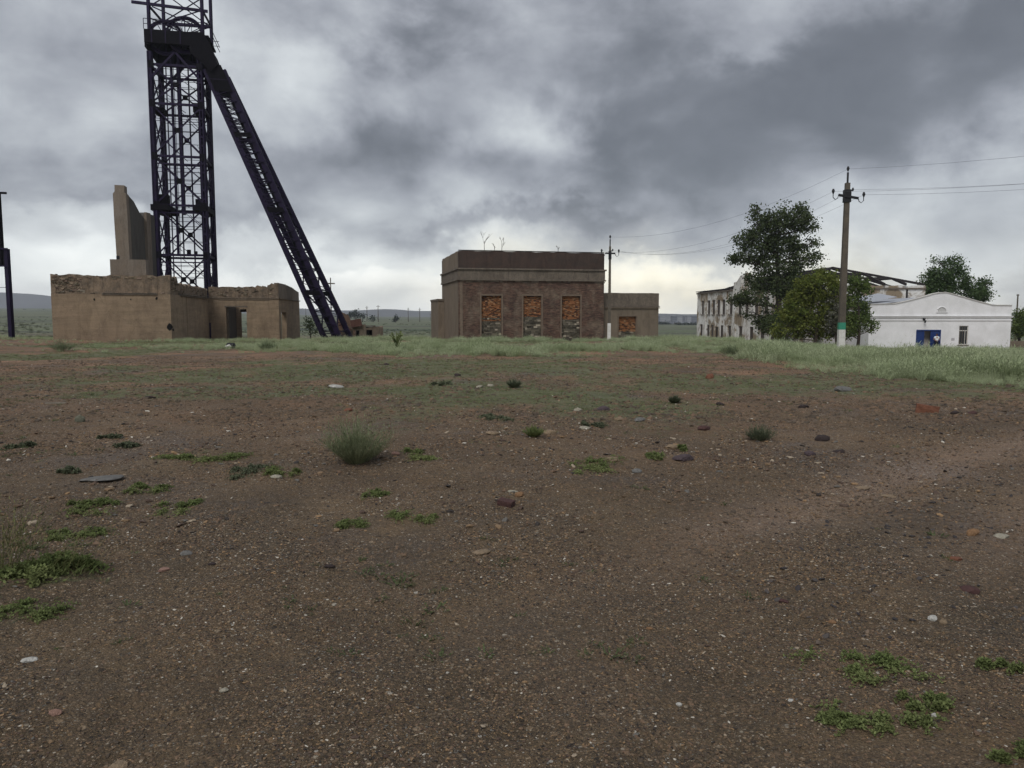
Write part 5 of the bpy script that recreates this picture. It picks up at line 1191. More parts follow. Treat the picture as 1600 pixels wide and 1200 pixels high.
# ================= WEEDS (each a thing) =================
weedm = {'g': leafmat('weed_leaf', (.135, .175, .065), (.20, .225, .095), .35), 'd': leafmat('dull_weed_leaf', (.095, .110, .070), (.13, .145, .09), .25), 's': leafmat('sage_leaf', (.11, .13, .085), (.15, .17, .11), .2), 'y': leafmat('straw_stem', (.16, .15, .07), (.12, .15, .06), .2)}
def prostrate(m, rnd, rx, ry, h, n, c0, leaf=.022):
    """low creeping weed: stems radiating along the ground set with small leaves"""
    cs = [(rnd.uniform(-.8, .8), rnd.uniform(-.7, .7), rnd.uniform(.2, .55)) for _ in range(rnd.randint(5, 10))]
    for _ in range(n):
        a = rnd.uniform(0, 2*math.pi); ln = 9; ox, oy, rr = rnd.choice(cs); R_ = rr*rnd.uniform(.3, 1.15)
        s = Vector((ox*rx+rnd.gauss(0, .05)*rx, oy*ry+rnd.gauss(0, .05)*ry, 0)); e_ = s+Vector((math.cos(a)*rx*R_, math.sin(a)*ry*R_*1.2, 0)); hh = h*rnd.uniform(.2, 1)
        for k in range(ln):
            t = (k+.5)/ln; p = s.lerp(e_, t); z = gz(c0.x+p.x, c0.y+p.y)-c0.z; q = Vector((c0.x+p.x, c0.y+p.y, c0.z+z+hh*math.sin(math.pi*min(1, t*1.2))*.9+.004))
            for sd in (-1, 1):
                d_ = Vector((rnd.uniform(-1, 1), rnd.uniform(-1, 1), rnd.uniform(0, .9))).normalized()*leaf*rnd.uniform(.6, 1.4); w = d_.cross(Vector((rnd.uniform(-.4, .4), rnd.uniform(-.4, .4), 1))).normalized()*leaf*.35
                m.add([q, q+d_*.5+w, q+d_, q+d_*.5-w], [(0, 1, 2, 3)])
def blade(m, p, d_, L, w, bend, segs=3):
    side = d_.cross(Vector((0, 0, 1))); side = side.normalized()*w if side.length > .01 else Vector((w, 0, 0)); pts = []
    vs = []
    for k in range(segs+1):
        t = k/segs; c = p+d_*L*t+Vector((d_.x, d_.y, 0))*bend*L*t*t-Vector((0, 0, 1))*bend*.45*L*t*t
        if k < segs: vs += [c-side*(1-t*.7), c+side*(1-t*.7)]
        else: vs.append(c)
    fs = [(2*k, 2*k+1, 2*k+3, 2*k+2) for k in range(segs-1)]+[(2*segs-2, 2*segs-1, 2*segs)]
    m.add(vs, fs)
def bushy(m, rnd, c0, w, h, n, leaf=.03, spread=1.):
    """many fine upright stems with narrow leaves"""
    for _ in range(n):
        a = rnd.uniform(0, 2*math.pi); tl = rnd.uniform(0, 1)**.7*spread; d_ = Vector((math.cos(a)*tl, math.sin(a)*tl, 1)).normalized(); L = h*rnd.uniform(.5, 1.08)*(1.05 if tl < .8 else .95)
        p = c0+Vector((math.cos(a)*w*.10*tl, math.sin(a)*w*.10*tl, -.01)); blade(m, p, d_, L, .0022, rnd.uniform(-.1, .2), 4)
        for k in range(9):
            t = .3+.7*k/9; q = p+d_*L*t; dd = (d_+Vector((rnd.uniform(-.8, .8), rnd.uniform(-.8, .8), rnd.uniform(-.1, .7)))).normalized(); blade(m, q, dd, leaf*rnd.uniform(.7, 1.6), .0035, .2, 2)
WEEDS = [  # px, base py, width px, height px, kind, mat, label
 (558,722,112,78,'bush','s2','large round grey-green shrub on the bare gravel left of centre'),
 (1187,688,48,26,'bush','d','small bushy green weed beside the stones right of centre'),
 (620,549,26,32,'thistle','g','lone branching thistle standing out of the pale grass left of the brick building'),
 (648,718,62,20,'mat','g','low green weed just right of the large grey-green shrub'),
 (645,818,72,22,'mat','g','bright creeping weed, right one of the pair below the shrub'),
 (556,826,62,12,'mat','g','thin creeping weed, left one of the pair below the shrub'),
 (583,780,44,12,'mat','g','small creeping weed directly below the large shrub'),
 (930,738,84,24,'mat','g','leafy green weed patch next to the tan slab in mid ground'),
 (834,682,34,18,'bush','g','small upright green tuft beside the tan triangular stone'),
 (776,657,50,9,'mat','d','flat green weed left of the small upright tuft'),
 (927,672,34,10,'mat','d','little flat weed between the tan stones of mid ground'),
 (1054,629,24,10,'bush','d','tiny dark green tuft near the edge of the gravel, centre right'),
 (803,605,26,14,'bush','s','pale tuft alone on the green strip in front of the brick building'),
 (386,744,58,16,'mat','d','dark green mat weed in the left middle ground'),
 (440,742,50,12,'mat','g','yellowish weed around a pale stone, left middle ground'),
 (310,722,110,14,'mat','g','broad thin green weed patch in the left middle ground'),
 (232,768,52,8,'mat','g','short bright weed strip right of the grey flat stone'),
 (155,806,88,22,'mat','g','green creeping weed below the grey flat stone'),
 (120,845,80,16,'mat','g','small weed above the big leafy clump at the left edge'),
 (272,802,60,18,'mat','g','thin weed right of the creeping one at lower left'),
 (85,912,150,44,'clump','g','big leafy clump with long seed stalks at the left edge'),
 (12,900,70,90,'stalks','y','tall yellowish grass stalks at the very left edge'),
 (35,975,90,36,'mat','g','dense low weed in the lower left corner area'),
 (1345,1070,130,56,'mat','g','large creeping weed patch at the lower right, upper of two'),
 (1370,1138,140,44,'mat','g','large creeping weed patch at the lower right, lower of two'),
 (1448,1108,58,18,'mat','g','small round weed right of the two large creeping patches'),
 (1580,1050,70,24,'mat','g','bright weed cut by the right edge near the bottom'),
 (1578,1190,60,36,'mat','g','dull weed in the bottom right corner'),
 (178,688,26,8,'mat','d','dark little tuft left of the flat stone on the purple gravel'),
 (112,740,26,7,'mat','d','dark flattened weed near the grey flat stone'),
 (205,702,30,8,'mat','d','low dark weed above the grey flat stone'),
 (30,702,26,9,'mat','d','dark tuft near the left edge on the reddish gravel'),
 (690,605,34,10,'mat','d','faint green tuft on the gravel above the large shrub'),
 (1022,716,32,8,'mat','g','small green sprout under the dark purple slab'),
 (1070,706,20,6,'mat','g','tiny sprout on top of the dark purple slab'),
 (97,549,44,18,'bush','g2','round grass bush in front of the left corner of the plastered ruin'),
 (418,547,40,16,'bush','g2','grass bush in front of the wing doorway of the plastered ruin'),
 (1142,556,44,18,'bush','g2','grass bush at the right end of the bare crest before the white ruin'),
]
weedm['s2'] = leafmat('shrub_leaf', (.17, .20, .11), (.23, .245, .145), .3)
weedm['g2'] = leafmat('grass_bush_leaf', (.13, .17, .09), (.17, .20, .12), .25)
for i, (px, py, w, h, kind, mt, lab) in enumerate(WEEDS):
    rnd = random.Random(300+i); c = ground_at(px, py-(0 if kind in ('bush', 'stalks', 'thistle') else h*.4)); dist = math.hypot(c.x, c.y, EYE); k = dist/F; W_ = w*k; H_ = h*k; m = MB(); c.z = gz(c.x, c.y)
    if kind == 'mat':
        up = ground_at(px, py-h); dn = ground_at(px, py); ry = max(.06, (up.y-dn.y)/2)
        prostrate(m, rnd, W_*.6, min(ry*1.3, W_*.9), .022+.012*(dist/6), int(70+W_*190), c, max(.013, .0020*dist))
    elif kind == 'bush':
        bushy(m, rnd, c, W_, H_*.95, 560 if w > 80 else 150, leaf=.035*max(1, dist/9), spread=min(1.5, W_/(2*H_)*1.9))
    elif kind == 'clump':
        prostrate(m, rnd, W_/2, W_*.42, .07, 240, c, .024)
        for _ in range(160):
            a = rnd.uniform(0, 6.28); d_ = Vector((math.cos(a)*.8, math.sin(a)*.8, rnd.uniform(.5, 1.2))).normalized(); blade(m, c+Vector((rnd.gauss(0, W_*.14), rnd.gauss(0, W_*.10), 0)), d_, rnd.uniform(.05, .13), .004, .3)
    elif kind == 'stalks':
        for _ in range(110):
            d_ = Vector((rnd.uniform(-.5, .9), rnd.uniform(-.4, .4), 1)).normalized(); p = c+Vector((rnd.gauss(-.03, .06), rnd.gauss(0, .05), 0)); L = H_*rnd.uniform(.6, 1.2); blade(m, p, d_, L, .0018, rnd.uniform(0, .35), 4)
            for q in range(8):
                t = .68+.04*q; pp = p+d_*L*t; blade(m, pp, (d_+Vector((rnd.uniform(-.5, .5), rnd.uniform(-.5, .5), .3))).normalized(), .022, .003, .2, 2)
    elif kind == 'thistle':
        for _ in range(13):
            a = rnd.uniform(0, 6.28); z0 = H_*rnd.uniform(.05, .6); t = rnd.uniform(.35, .8); d_ = Vector((math.cos(a)*t, math.sin(a)*t, 1)).normalized(); p = c+Vector((0, 0, z0)); L = (H_-z0)*rnd.uniform(.6, 1.0)
            m.tube([p, p+d_*L], [.022, .012], 4)
            for q in range(9): pp = p+d_*L*rnd.uniform(.2, 1); blade(m, pp, Vector((rnd.uniform(-1, 1), rnd.uniform(-1, 1), rnd.uniform(0, .8))).normalized(), .12*rnd.uniform(.6, 1.4), .022, .2, 2)
            leaves(m, rnd, p+d_*L, 6, .05, .09)
        m.tube([c-Vector((0, 0, .1)), c+Vector((0, 0, H_*.95))], [.035, .015], 5)
    if kind == 'clump':
        o = m.build('leafy_weed', weedm[mt], origin=c); tag(o, lab, 'weed')
        st = MB()
        for _ in range(60):
            d_ = Vector((rnd.uniform(.1, 1.1), rnd.uniform(-.3, .5), rnd.uniform(.5, 1.1))).normalized(); p = c+Vector((rnd.gauss(0, .10), rnd.gauss(0, .05), 0)); L = rnd.uniform(.16, .36); blade(st, p, d_, L, .0022, .15, 4)
            for q in range(7): blade(st, p+d_*L*(.55+.07*q), (d_+Vector((rnd.uniform(-.4, .4), rnd.uniform(-.4, .4), .2))).normalized(), .018, .0025, .1, 2)
        so_ = MB(); s2 = st.build('seed_stalks', weedm['y']); s2.parent = o; s2.location = -c
    else:
        nm = {'mat': 'creeping_weed', 'bush': 'shrub', 'stalks': 'grass_stalks', 'thistle': 'thistle'}[kind]
        o = m.build(nm, weedm[mt], origin=c); tag(o, lab, {'mat': 'weed', 'bush': 'bush', 'stalks': 'grass', 'thistle': 'thistle'}[kind])

# ================= STONES (each a thing) =================
def smat(n, c): return mat('stone_'+n, c, .85, .3, 18, .5, 70, tuple(q*.6 for q in c))
SM = {'dark': smat('dark', (.045, .032, .030)), 'maroon': smat('maroon', (.085, .042, .038)), 'red': smat('red', (.20, .085, .050)), 'orange': smat('orange', (.25, .145, .075)), 'tan': smat('tan', (.27, .20, .13)), 'pale': smat('pale', (.36, .33, .26)), 'white': smat('white', (.50, .49, .45)), 'grey': smat('grey', (.17, .165, .155)), 'pink': smat('pink', (.30, .18, .14)), 'purple': smat('purple', (.085, .062, .068)), 'green': smat('green', (.14, .14, .10))}
def stone(px, py, w, h, mt, label, flat=None, box=False, name='stone', seed=0):
    rnd = random.Random(seed*7+3); c = ground_at(px, py+h*.30); c.z = gz(c.x, c.y); dist = math.hypot(c.y, EYE); k = math.sqrt(c.x**2+c.y**2+EYE**2)/F; W_ = w*k; el = math.atan2(EYE, dist)
    D_ = W_*rnd.uniform(.6, .9)*(.75 if box else 1); W_ *= (.82 if box else 1); H_ = max(.25*W_ if not flat else .1*W_, (h*k-D_*math.sin(el))/math.cos(el)) if not flat else W_*flat
    H_ = min(H_, W_*.75)
    import bmesh
    bm = bmesh.new()
    if box: bmesh.ops.create_cube(bm, size=2); bmesh.ops.subdivide_edges(bm, edges=bm.edges, cuts=2, use_grid_fill=True)
    else: bmesh.ops.create_icosphere(bm, subdivisions=2, radius=1)
    pl = [(Vector((rnd.gauss(0, 1), rnd.gauss(0, 1), rnd.gauss(0, .7))).normalized(), rnd.uniform(.62, .86)) for _ in range(9)]
    for v_ in bm.verts:
        p = v_.co.copy()
        if not box:
            for n_, o_ in pl:
                d_ = p.dot(n_)
                if d_ > o_: p -= n_*(d_-o_)
        p += Vector((rnd.uniform(-1, 1), rnd.uniform(-1, 1), rnd.uniform(-1, 1)))*(.05 if not box else .06)
        v_.co = Vector((p.x*W_*.56, p.y*D_*.56, p.z*H_*.7+H_*.18))
    me = bpy.data.meshes.new(name); bm.to_mesh(me); bm.free(); me.materials.append(SM[mt]); o = bpy.data.objects.new(name, me); COL.objects.link(o); o.location = c
    o.rotation_euler = (rnd.uniform(-.1, .1), rnd.uniform(-.12, .12), rnd.uniform(-.35, .35) if not box else rnd.uniform(-.7, -.4)); tag(o, label, 'stone' if name == 'stone' else 'brick')
STONES = [(791,786,26,13,'maroon','maroon broken brick lying alone on the dark gravel',None,True,'brick'),(812,771,17,12,'orange','orange-tan stone just above the maroon brick'),
 (1448,640,30,13,'red','large reddish brick chunk on the right edge of the gravel',None,True,'brick'),(1285,684,20,12,'dark','dark rounded stone right of the bushy weed'),(1311,705,18,8,'dark','dark stone at lower right of the dark rounded one'),
 (1255,635,16,7,'dark','dark stone at the gravel edge under the grass strip'),(1125,631,13,7,'dark','small black stone right of the tiny dark tuft'),(1110,588,15,9,'red','orange-red brick piece on the green strip'),
 (525,603,24,8,'white','white flat stone on the green ground above the shrub',.22),(942,638,22,10,'purple','purple-brown pointed stone in mid ground'),(1069,714,36,12,'purple','long dark purple slab lying flat',.25),
 (956,717,28,8,'tan','tan slab behind the leafy weed patch',.22),(860,675,20,10,'tan','tan triangular stone beside the upright tuft'),(771,676,22,8,'tan','flat tan stone left of the upright tuft',.25),(902,640,14,8,'pale','pale stone left of the purple-brown one'),
 (234,621,16,6,'dark','dark brown lump on the far left gravel'),(160,746,54,11,'grey','large grey flat stone sunk in purple gravel',.10),(124,655,14,12,'green','grey-green stone with a weed at its left'),(291,863,18,10,'grey','grey stone by itself at lower left'),
 (256,889,16,9,'pink','pinkish stone under the grey one at lower left'),(752,861,28,10,'tan','flat tan stone in the middle of the foreground',.18),(515,884,18,7,'dark','dark low stone in the left foreground'),(1565,837,20,10,'pale','pale yellowish stone near the right edge'),
 (1521,831,18,11,'orange','orange stone left of the pale yellowish one'),(1490,872,20,7,'red','flat reddish stone below the orange one',.25),(1516,922,26,9,'maroon','maroon flat stone at the right foreground',.3),(1458,965,13,11,'white','white stone in the right foreground'),
 (1474,971,10,8,'tan','small tan pebble touching the white stone'),(1300,971,11,7,'orange','small ochre stone at the right foreground'),(1224,939,16,9,'maroon','dark maroon stone at the right foreground centre'),(46,1030,19,8,'white','white elongated stone at the lower left'),
 (350,1077,13,9,'pale','cream stone in the lower left foreground'),(184,1194,26,18,'tan','brown rounded stone cut by the bottom edge'),(87,1112,15,12,'pink','pink stone in the bottom left area'),(1317,608,24,11,'grey','grey rock with pale chips in the green strip'),
 (1347,761,22,5,'tan','worn tan patch stone, left of two, on the track',.12),(1388,774,22,5,'tan','worn tan patch stone, right of two, on the track',.12),(1491,645,12,6,'dark','dark stone right of the reddish brick chunk'),(1519,645,13,6,'maroon','maroon stone second right of the brick chunk'),
 (604,569,9,4,'dark','small black stone near the grass strip left of centre'),(715,586,12,6,'dark','dark stone in the green strip left of centre'),(1050,697,20,9,'tan','tan angular stone above the dark purple slab'),(801,767,16,5,'pale','thin pale chip beside the orange-tan stone',.2),
 (1015,981,11,7,'orange','ochre pebble in the centre foreground'),(1061,1100,9,8,'white','white pebble in the bottom centre'),(995,735,16,9,'grey','grey stone below the purple slab'),(915,668,20,7,'pale','pale flat stone beside the little flat weed',.3),
 (1265,708,18,9,'purple','purple stone between the dark ones right of centre'),(548,708,16,9,'tan','pair-like tan stone under the left side of the shrub'),(618,708,14,7,'pink','pinkish stone under the right side of the shrub'),(1460,1117,9,7,'white','white pebble beside the small round weed'),
 (750,604,12,4,'pale','pale flat chip, left of two, on the green strip',.3),(767,602,13,4,'pale','pale flat chip, right of two, on the green strip',.3),(433,744,18,7,'pale','pale stone under the yellowish weed'),(330,880,12,6,'dark','dark stone right of the pinkish stone'),
 (968,654,18,6,'tan','thin tan stone below the purple-brown pointed one',.3),(1000,655,20,8,'grey','grey pile stone at the right of the thin tan stone'),(1100,668,18,9,'maroon','maroon stone left of the bushy weed'),(1235,1093,8,6,'white','white pebble left of the large creeping patches'),(545,640,14,6,'red','reddish chip above the shrub')]
for i, s_ in enumerate(STONES):
    px, py, w, h, mt, lab = s_[:6]; fl = s_[6] if len(s_) > 6 else None; bx = s_[7] if len(s_) > 7 else False; nm = s_[8] if len(s_) > 8 else 'stone'
    stone(px, py, w, h, mt, lab, fl, bx, nm, i)
# flat plank and rubbish
c = ground_at(88, 631); m = MB(); A = Matrix.Translation(c) @ Matrix.Rotation(R(3), 4, 'Z'); m.box((-.17, -.03, -.01), (.17, .03, .025), None, A); m.box((-.12, -.028, .026), (.10, .0, .034), None, A); o = m.build('plank', mat('grey_plank', (.22, .19, .15), .9, .3, 6), origin=c); tag(o, 'short grey board lying on the gravel at the far left', 'board')
c = at(360, 536, 40); c.z = gz(c.x, 40); e = thing('dumped_basin', 'small dented white and black basin dumped in front of the ruin doorway', 'rubbish', c)
m = MB(); m.tube([c+Vector((-.22, 0, .02)), c+Vector((-.1, 0, .16)), c+Vector((.15, 0, .15)), c+Vector((.2, 0, .04))], [.10, .15, .15, .12], 9); m.build('shell', M['black'], e)
m = MB(); m.tube([c+Vector((-.2, -.13, .10)), c+Vector((0, -.15, .16)), c+Vector((.08, -.14, .10))], [.05, .07, .03], 6); m.build('torn_lining', M['paint_white'], e)

# ================= SCATTERED STUFF (geometry nodes) =================
def scatter(name, label, cat, protos, pts, scl, rot, material, zs=None):
    """one object: prototype pieces + points; nodes put a piece on every point"""
    vs = []; fs = []; pid = []
    for k, (pv, pf) in enumerate(protos):
        b = len(vs); vs += pv; fs += [tuple(i+b for i in f) for f in pf]; pid += [k]*len(pv)
    n = len(pts); nv = len(vs)
    me = bpy.data.meshes.new(name); me.from_pydata(vs+[tuple(p) for p in pts.tolist()], [], fs)
    K = len(protos); rng_ = np.random.default_rng(len(name)+n)
    P_ = np.concatenate([np.array(pid), -1*np.ones(n)]).astype(np.int32); V_ = np.concatenate([np.zeros(nv), rng_.integers(0, K, n)]).astype(np.int32)
    for nm, typ, arr in (('pid', 'INT', P_), ('vid', 'INT', V_)):
        a = me.attributes.new(nm, typ, 'POINT'); a.data.foreach_set('value', arr)
    S_ = np.ones((nv+n, 3), np.float32); S_[nv:, :] = scl if scl.ndim == 2 else scl[:, None]
    R_ = np.zeros((nv+n, 3), np.float32); R_[nv:] = rot
    for nm, arr in (('scl', S_), ('rot', R_)):
        a = me.attributes.new(nm, 'FLOAT_VECTOR', 'POINT'); a.data.foreach_set('vector', arr.ravel())
    me.materials.append(material)
    o = bpy.data.objects.new(name, me); COL.objects.link(o)
    ng = bpy.data.node_groups.new(name, 'GeometryNodeTree'); ng.interface.new_socket('Geometry', in_out='INPUT', socket_type='NodeSocketGeometry'); ng.interface.new_socket('Geometry', in_out='OUTPUT', socket_type='NodeSocketGeometry')
    N = ng.nodes; Lk = ng.links; gi = N.new('NodeGroupInput'); go = N.new('NodeGroupOutput'); jn = N.new('GeometryNodeJoinGeometry')
    def na(nm, typ): x = N.new('GeometryNodeInputNamedAttribute'); x.data_type = typ; x.inputs['Name'].default_value = nm; return x.outputs[0]
    def eq(a, val): x = N.new('FunctionNodeCompare'); x.data_type = 'INT'; x.operation = 'EQUAL'; Lk.new(a, x.inputs[2]); x.inputs[3].default_value = val; return x.outputs[0]
    apid = na('pid', 'INT'); avid = na('vid', 'INT')
    s0 = N.new('GeometryNodeSeparateGeometry'); Lk.new(gi.outputs[0], s0.inputs[0]); Lk.new(eq(apid, -1), s0.inputs[1])
    for k in range(K):
        sp = N.new('GeometryNodeSeparateGeometry'); Lk.new(s0.outputs[1], sp.inputs[0]); Lk.new(eq(apid, k), sp.inputs[1])
        ip = N.new('GeometryNodeInstanceOnPoints'); Lk.new(s0.outputs[0], ip.inputs['Points']); Lk.new(eq(avid, k), ip.inputs['Selection']); Lk.new(sp.outputs[0], ip.inputs['Instance'])
        Lk.new(na('scl', 'FLOAT_VECTOR'), ip.inputs['Scale']); e2r = N.new('FunctionNodeEulerToRotation'); Lk.new(na('rot', 'FLOAT_VECTOR'), e2r.inputs[0]); Lk.new(e2r.outputs[0], ip.inputs['Rotation']); Lk.new(ip.outputs[0], jn.inputs[0])
    Lk.new(jn.outputs[0], go.inputs[0]); md = o.modifiers.new('scatter', 'NODES'); md.node_group = ng
    tag(o, label, cat, kind='stuff'); return o
RG = np.random.default_rng(5)
def sample(n, y0, y1, marg=1.12, power=1.):
    """points on the ground seen by the photograph and a bit beyond, between two distances"""
    u = RG.random(n); y = (y0**(1/power)+(y1**(1/power)-y0**(1/power))*u)**power; hw = (.667*y*marg+.4); x = (RG.random(n)*2-1)*hw; return x, y
def pebble_proto(seed, sub=1, lo=.5):
    import bmesh
    rnd = random.Random(seed); bm = bmesh.new(); bmesh.ops.create_icosphere(bm, subdivisions=sub, radius=.5)
    for v_ in bm.verts: v_.co *= rnd.uniform(.72, 1.12)
    v = [tuple((q.co.x, q.co.y*.8, q.co.z*lo)) for q in bm.verts]; f = [tuple(l.index for l in q.verts) for q in bm.faces]; bm.free(); return v, f
def pebble_mat(name, stops):
    m = bpy.data.materials.new(name); m.use_nodes = True; t = NT(m.node_tree); b = t.n['Principled BSDF']; oi = t.node('ShaderNodeObjectInfo')
    c = t.ramp(oi.outputs['Random'], stops, 'CONSTANT'); P = t.node('ShaderNodeNewGeometry').outputs['Position']; c = t.mix(1., c, t.ramp(t.noise(P, 180, 3), [(.3, .7), (.7, 1.25)]), 'MULTIPLY')
    t.l.new(c, b.inputs['Base Color']); b.inputs['Roughness'].default_value = .75; b.inputs['Specular IOR Level'].default_value = .35; return m
PM = pebble_mat('gravel_stone', [(0, (.032, .025, .021)), (.18, (.080, .052, .038)), (.38, (.13, .082, .052)), (.56, (.19, .125, .070)), (.72, (.26, .165, .085)), (.83, (.12, .112, .098)), (.91, (.31, .25, .18)), (.975, (.50, .46, .39))])
protos = [pebble_proto(s) for s in (1, 2, 3)]
xs = []; ys = []; ss = []
for n, y0, y1, s0, s1, pw in ((70000, 2.2, 5.5, .005, .017, 1.2), (60000, 4.5, 11, .008, .026, 1.2), (65000, 8, 30, .014, .044, 1.3), (1500, 2.3, 9, .014, .030, 1.2), (6000, 5.5, 28, .028, .080, 1.3)):
    x, y = sample(n, y0, y1, power=pw); cl = fbm(x*1.3, y*1.3, 77, 4, .6); keep = RG.random(n) < np.clip((cl-.38)*5.5, .08, 1)*(1-.6*track(x, y)*(y > 8))*(1-.75*veg(x, y)*(y > 12)); x, y = x[keep], y[keep]
    xs.append(x); ys.append(y); ss.append(s0+(s1-s0)*RG.random(len(x))**2.6)
x = np.concatenate(xs); y = np.concatenate(ys); s_ = np.concatenate(ss); z = g(x, y)+s_*.12
scl = np.stack([s_*RG.uniform(.8, 1.5, len(x)), s_*RG.uniform(.8, 1.2, len(x)), s_*RG.uniform(.5, 1., len(x))], -1)
rot = np.stack([RG.normal(0, .2, len(x)), RG.normal(0, .2, len(x)), RG.random(len(x))*6.28], -1)
scatter('gravel', 'loose brown and ochre gravel scattered over the bare ground', 'gravel', protos, np.stack([x, y, z], -1), scl, rot, PM)
# dark rubble on the outer side of the track
x = RG.uniform(1.5, 9, 16000); y = RG.uniform(3.6, 11, 16000); u = x-(1.3+.95*(y-5.2)+.055*(y-5.2)**2); keep = RG.random(len(x)) < np.exp(-((u-1.2)/.55)**2)*.5+np.exp(-((u-3.2)/1.0)**2)*.6*(y < 9)*(fbm(x*1.5, y*1.5, 66, 3)); x, y = x[keep], y[keep]
s_ = .008+.045*RG.random(len(x))**2.6; scl = np.stack([s_*1.3, s_, s_*.8], -1); rot = np.stack([RG.normal(0, .25, len(x)), RG.normal(0, .25, len(x)), RG.random(len(x))*6.28], -1)
scatter('track_rubble', 'dark gravel rubble beside the worn track on the right', 'gravel', protos, np.stack([x, y, g(x, y)+s_*.1], -1), scl, rot, pebble_mat('rubble_stone_mix', [(0, (.035, .030, .030)), (.35, (.07, .06, .055)), (.6, (.11, .085, .065)), (.8, (.18, .13, .09)), (.93, (.40, .36, .30))]))
# soil clods
xs = []; ys = []; ss = []
for n, y0, y1, s0, s1, pw in ((40000, 2.2, 6, .006, .022, 1.2), (38000, 5, 14, .014, .045, 1.25), (26000, 11, 32, .04, .11, 1.3)):
    x, y = sample(n, y0, y1, power=pw); cl = fbm(x*.9+9, y*.9, 171, 4, .6); keep = RG.random(n) < np.clip((cl-.40)*6, .05, 1)*(1-.8*track(x, y)*(y > 7)); x, y = x[keep], y[keep]
    xs.append(x); ys.append(y); ss.append(s0+(s1-s0)*RG.random(len(x))**2.2)
x = np.concatenate(xs); y = np.concatenate(ys); s_ = np.concatenate(ss)
scl = np.stack([s_*RG.uniform(.8, 1.6, len(x)), s_*RG.uniform(.8, 1.3, len(x)), s_*RG.uniform(.6, 1.1, len(x))], -1); rot = np.stack([RG.normal(0, .25, len(x)), RG.normal(0, .25, len(x)), RG.random(len(x))*6.28], -1)
scatter('soil_clods', 'small crumbly lumps of brown earth all over the bare ground', 'soil', [pebble_proto(s, 2, .75) for s in (21, 22, 23)], np.stack([x, y, g(x, y)-s_*.05], -1), scl, rot, pebble_mat('soil_clod', [(0, (.070, .052, .036)), (.3, (.098, .070, .044)), (.6, (.125, .085, .052)), (.85, (.155, .100, .062))]))
# tall pale grass
def tuft(seed, n, h, w, lean, bend=.35, width=.010, leafy=0):
    rnd = random.Random(seed); m = MB()
    for _ in range(n):
        a = rnd.uniform(0, 6.28); t = rnd.uniform(0, lean); d_ = Vector((math.cos(a)*t, math.sin(a)*t, 1)).normalized(); r = w*math.sqrt(rnd.random()); L = h*rnd.uniform(.5, 1.1)/(1+.25*t)
        p = Vector((math.cos(a)*r, math.sin(a)*r, -.03)); blade(m, p, d_, L, width*rnd.uniform(.6, 1.3), bend*rnd.uniform(.2, 1), 2 if leafy else 3)
        for k in range(leafy):
            q = p+d_*L*rnd.uniform(.3, 1); dd = (d_+Vector((rnd.uniform(-1, 1), rnd.uniform(-1, 1), rnd.uniform(-.2, .8)))).normalized(); blade(m, q, dd, rnd.uniform(.08, .2)*h, width*1.1, .3, 1)
    return m.v, m.f
GP = [tuft(s, 44, 1., .30, 1.15, .25, .011, 5) for s in (1, 2, 3, 4)]
GM = leafmat('pale_grass_blade', (.31, .37, .20), (.46, .50, .33), .35, inst=True)
n = 70000; x, y = sample(n, 15, 86, 1.10, power=1.35); sf = strip_front(x, y); cl = fbm(x*.24, y*.24, 91, 4, .55); c2 = fbm(x*.9, y*.6, 95, 3)
rt = x/y; left = sst(-.18, -.42, rt) if False else 1-sst(-.42, -.14, rt)
d0 = (y-sf*(1+(c2-.5)*.12))/sf; dens = sst(-.01, .04, d0)*np.clip((cl-.36-.08*left+.06*(rt > .3))*6, 0, 1)*np.clip((c2-.30)*6, .15, 1)*(1-.55*left)
keep = (RG.random(n) < dens); x, y, cl, left, rt = x[keep], y[keep], cl[keep], left[keep], rt[keep]
def clear_of(x, y):
    ok = np.ones(len(x), bool)
    def box(cx, cy, th, x0, x1, y0, y1):
        dx_, dy_ = x-cx, y-cy; u = dx_*math.cos(th)+dy_*math.sin(th); w = -dx_*math.sin(th)+dy_*math.cos(th); return (u > x0) & (u < x1) & (w > y0) & (w < y1)
    ok &= ~box(MB0.x, MB0.y, TH, -.2, LM+.3, -.3, 30); ok &= ~box(MB0.x, MB0.y, TH, LM-.1, LM+8, 16.6, 30)
    cc = at(717, 500, 64); ok &= ~box(cc.x, 64, TH, -1.3, 18, -.2, 20); h_ = at(1358, 500, 82); ok &= ~box(h_.x, 82, 0, -.5, 17, -.6, 20); ok &= ~((x > 33.5) & (y > 92)); return ok
def no_hall_front(x, y):      # the trodden strip before the hall door stays short
    return ~((y > 66) & (x/y > .40))
k_ = clear_of(x, y) & no_hall_front(x, y); x, y, cl, left, rt = x[k_], y[k_], cl[k_], left[k_], rt[k_]
c3 = fbm(x*.55, y*.55, 123, 3, .6); s_ = (.20+.34*RG.random(len(x)))*(.30+2.2*np.clip(cl-.36, 0, .30))*(.45+1.9*np.clip(c3-.30, 0, .35))*1.35*(1-.35*left)*np.interp(rt, [-.1, .1, .3, .6], [.95, .85, 1.1, 1.15])
s_ = s_*np.where((y > 55) & (rt > .3), .5, 1.)*np.where((y > 28) & (rt > .36), .74, 1.)*np.where((y < 34) & (rt > .25), 1.2, 1.)
scl = np.stack([s_*1.15, s_*1.15, s_], -1); rot = np.stack([RG.normal(0, .08, len(x)), RG.normal(0, .08, len(x)), RG.random(len(x))*6.28], -1)
print('tall grass', len(x))
scatter('tall_grass', 'pale green bushy grass in a band across the middle distance', 'grass', GP, np.stack([x, y, g(x, y)], -1), scl, rot, GM)
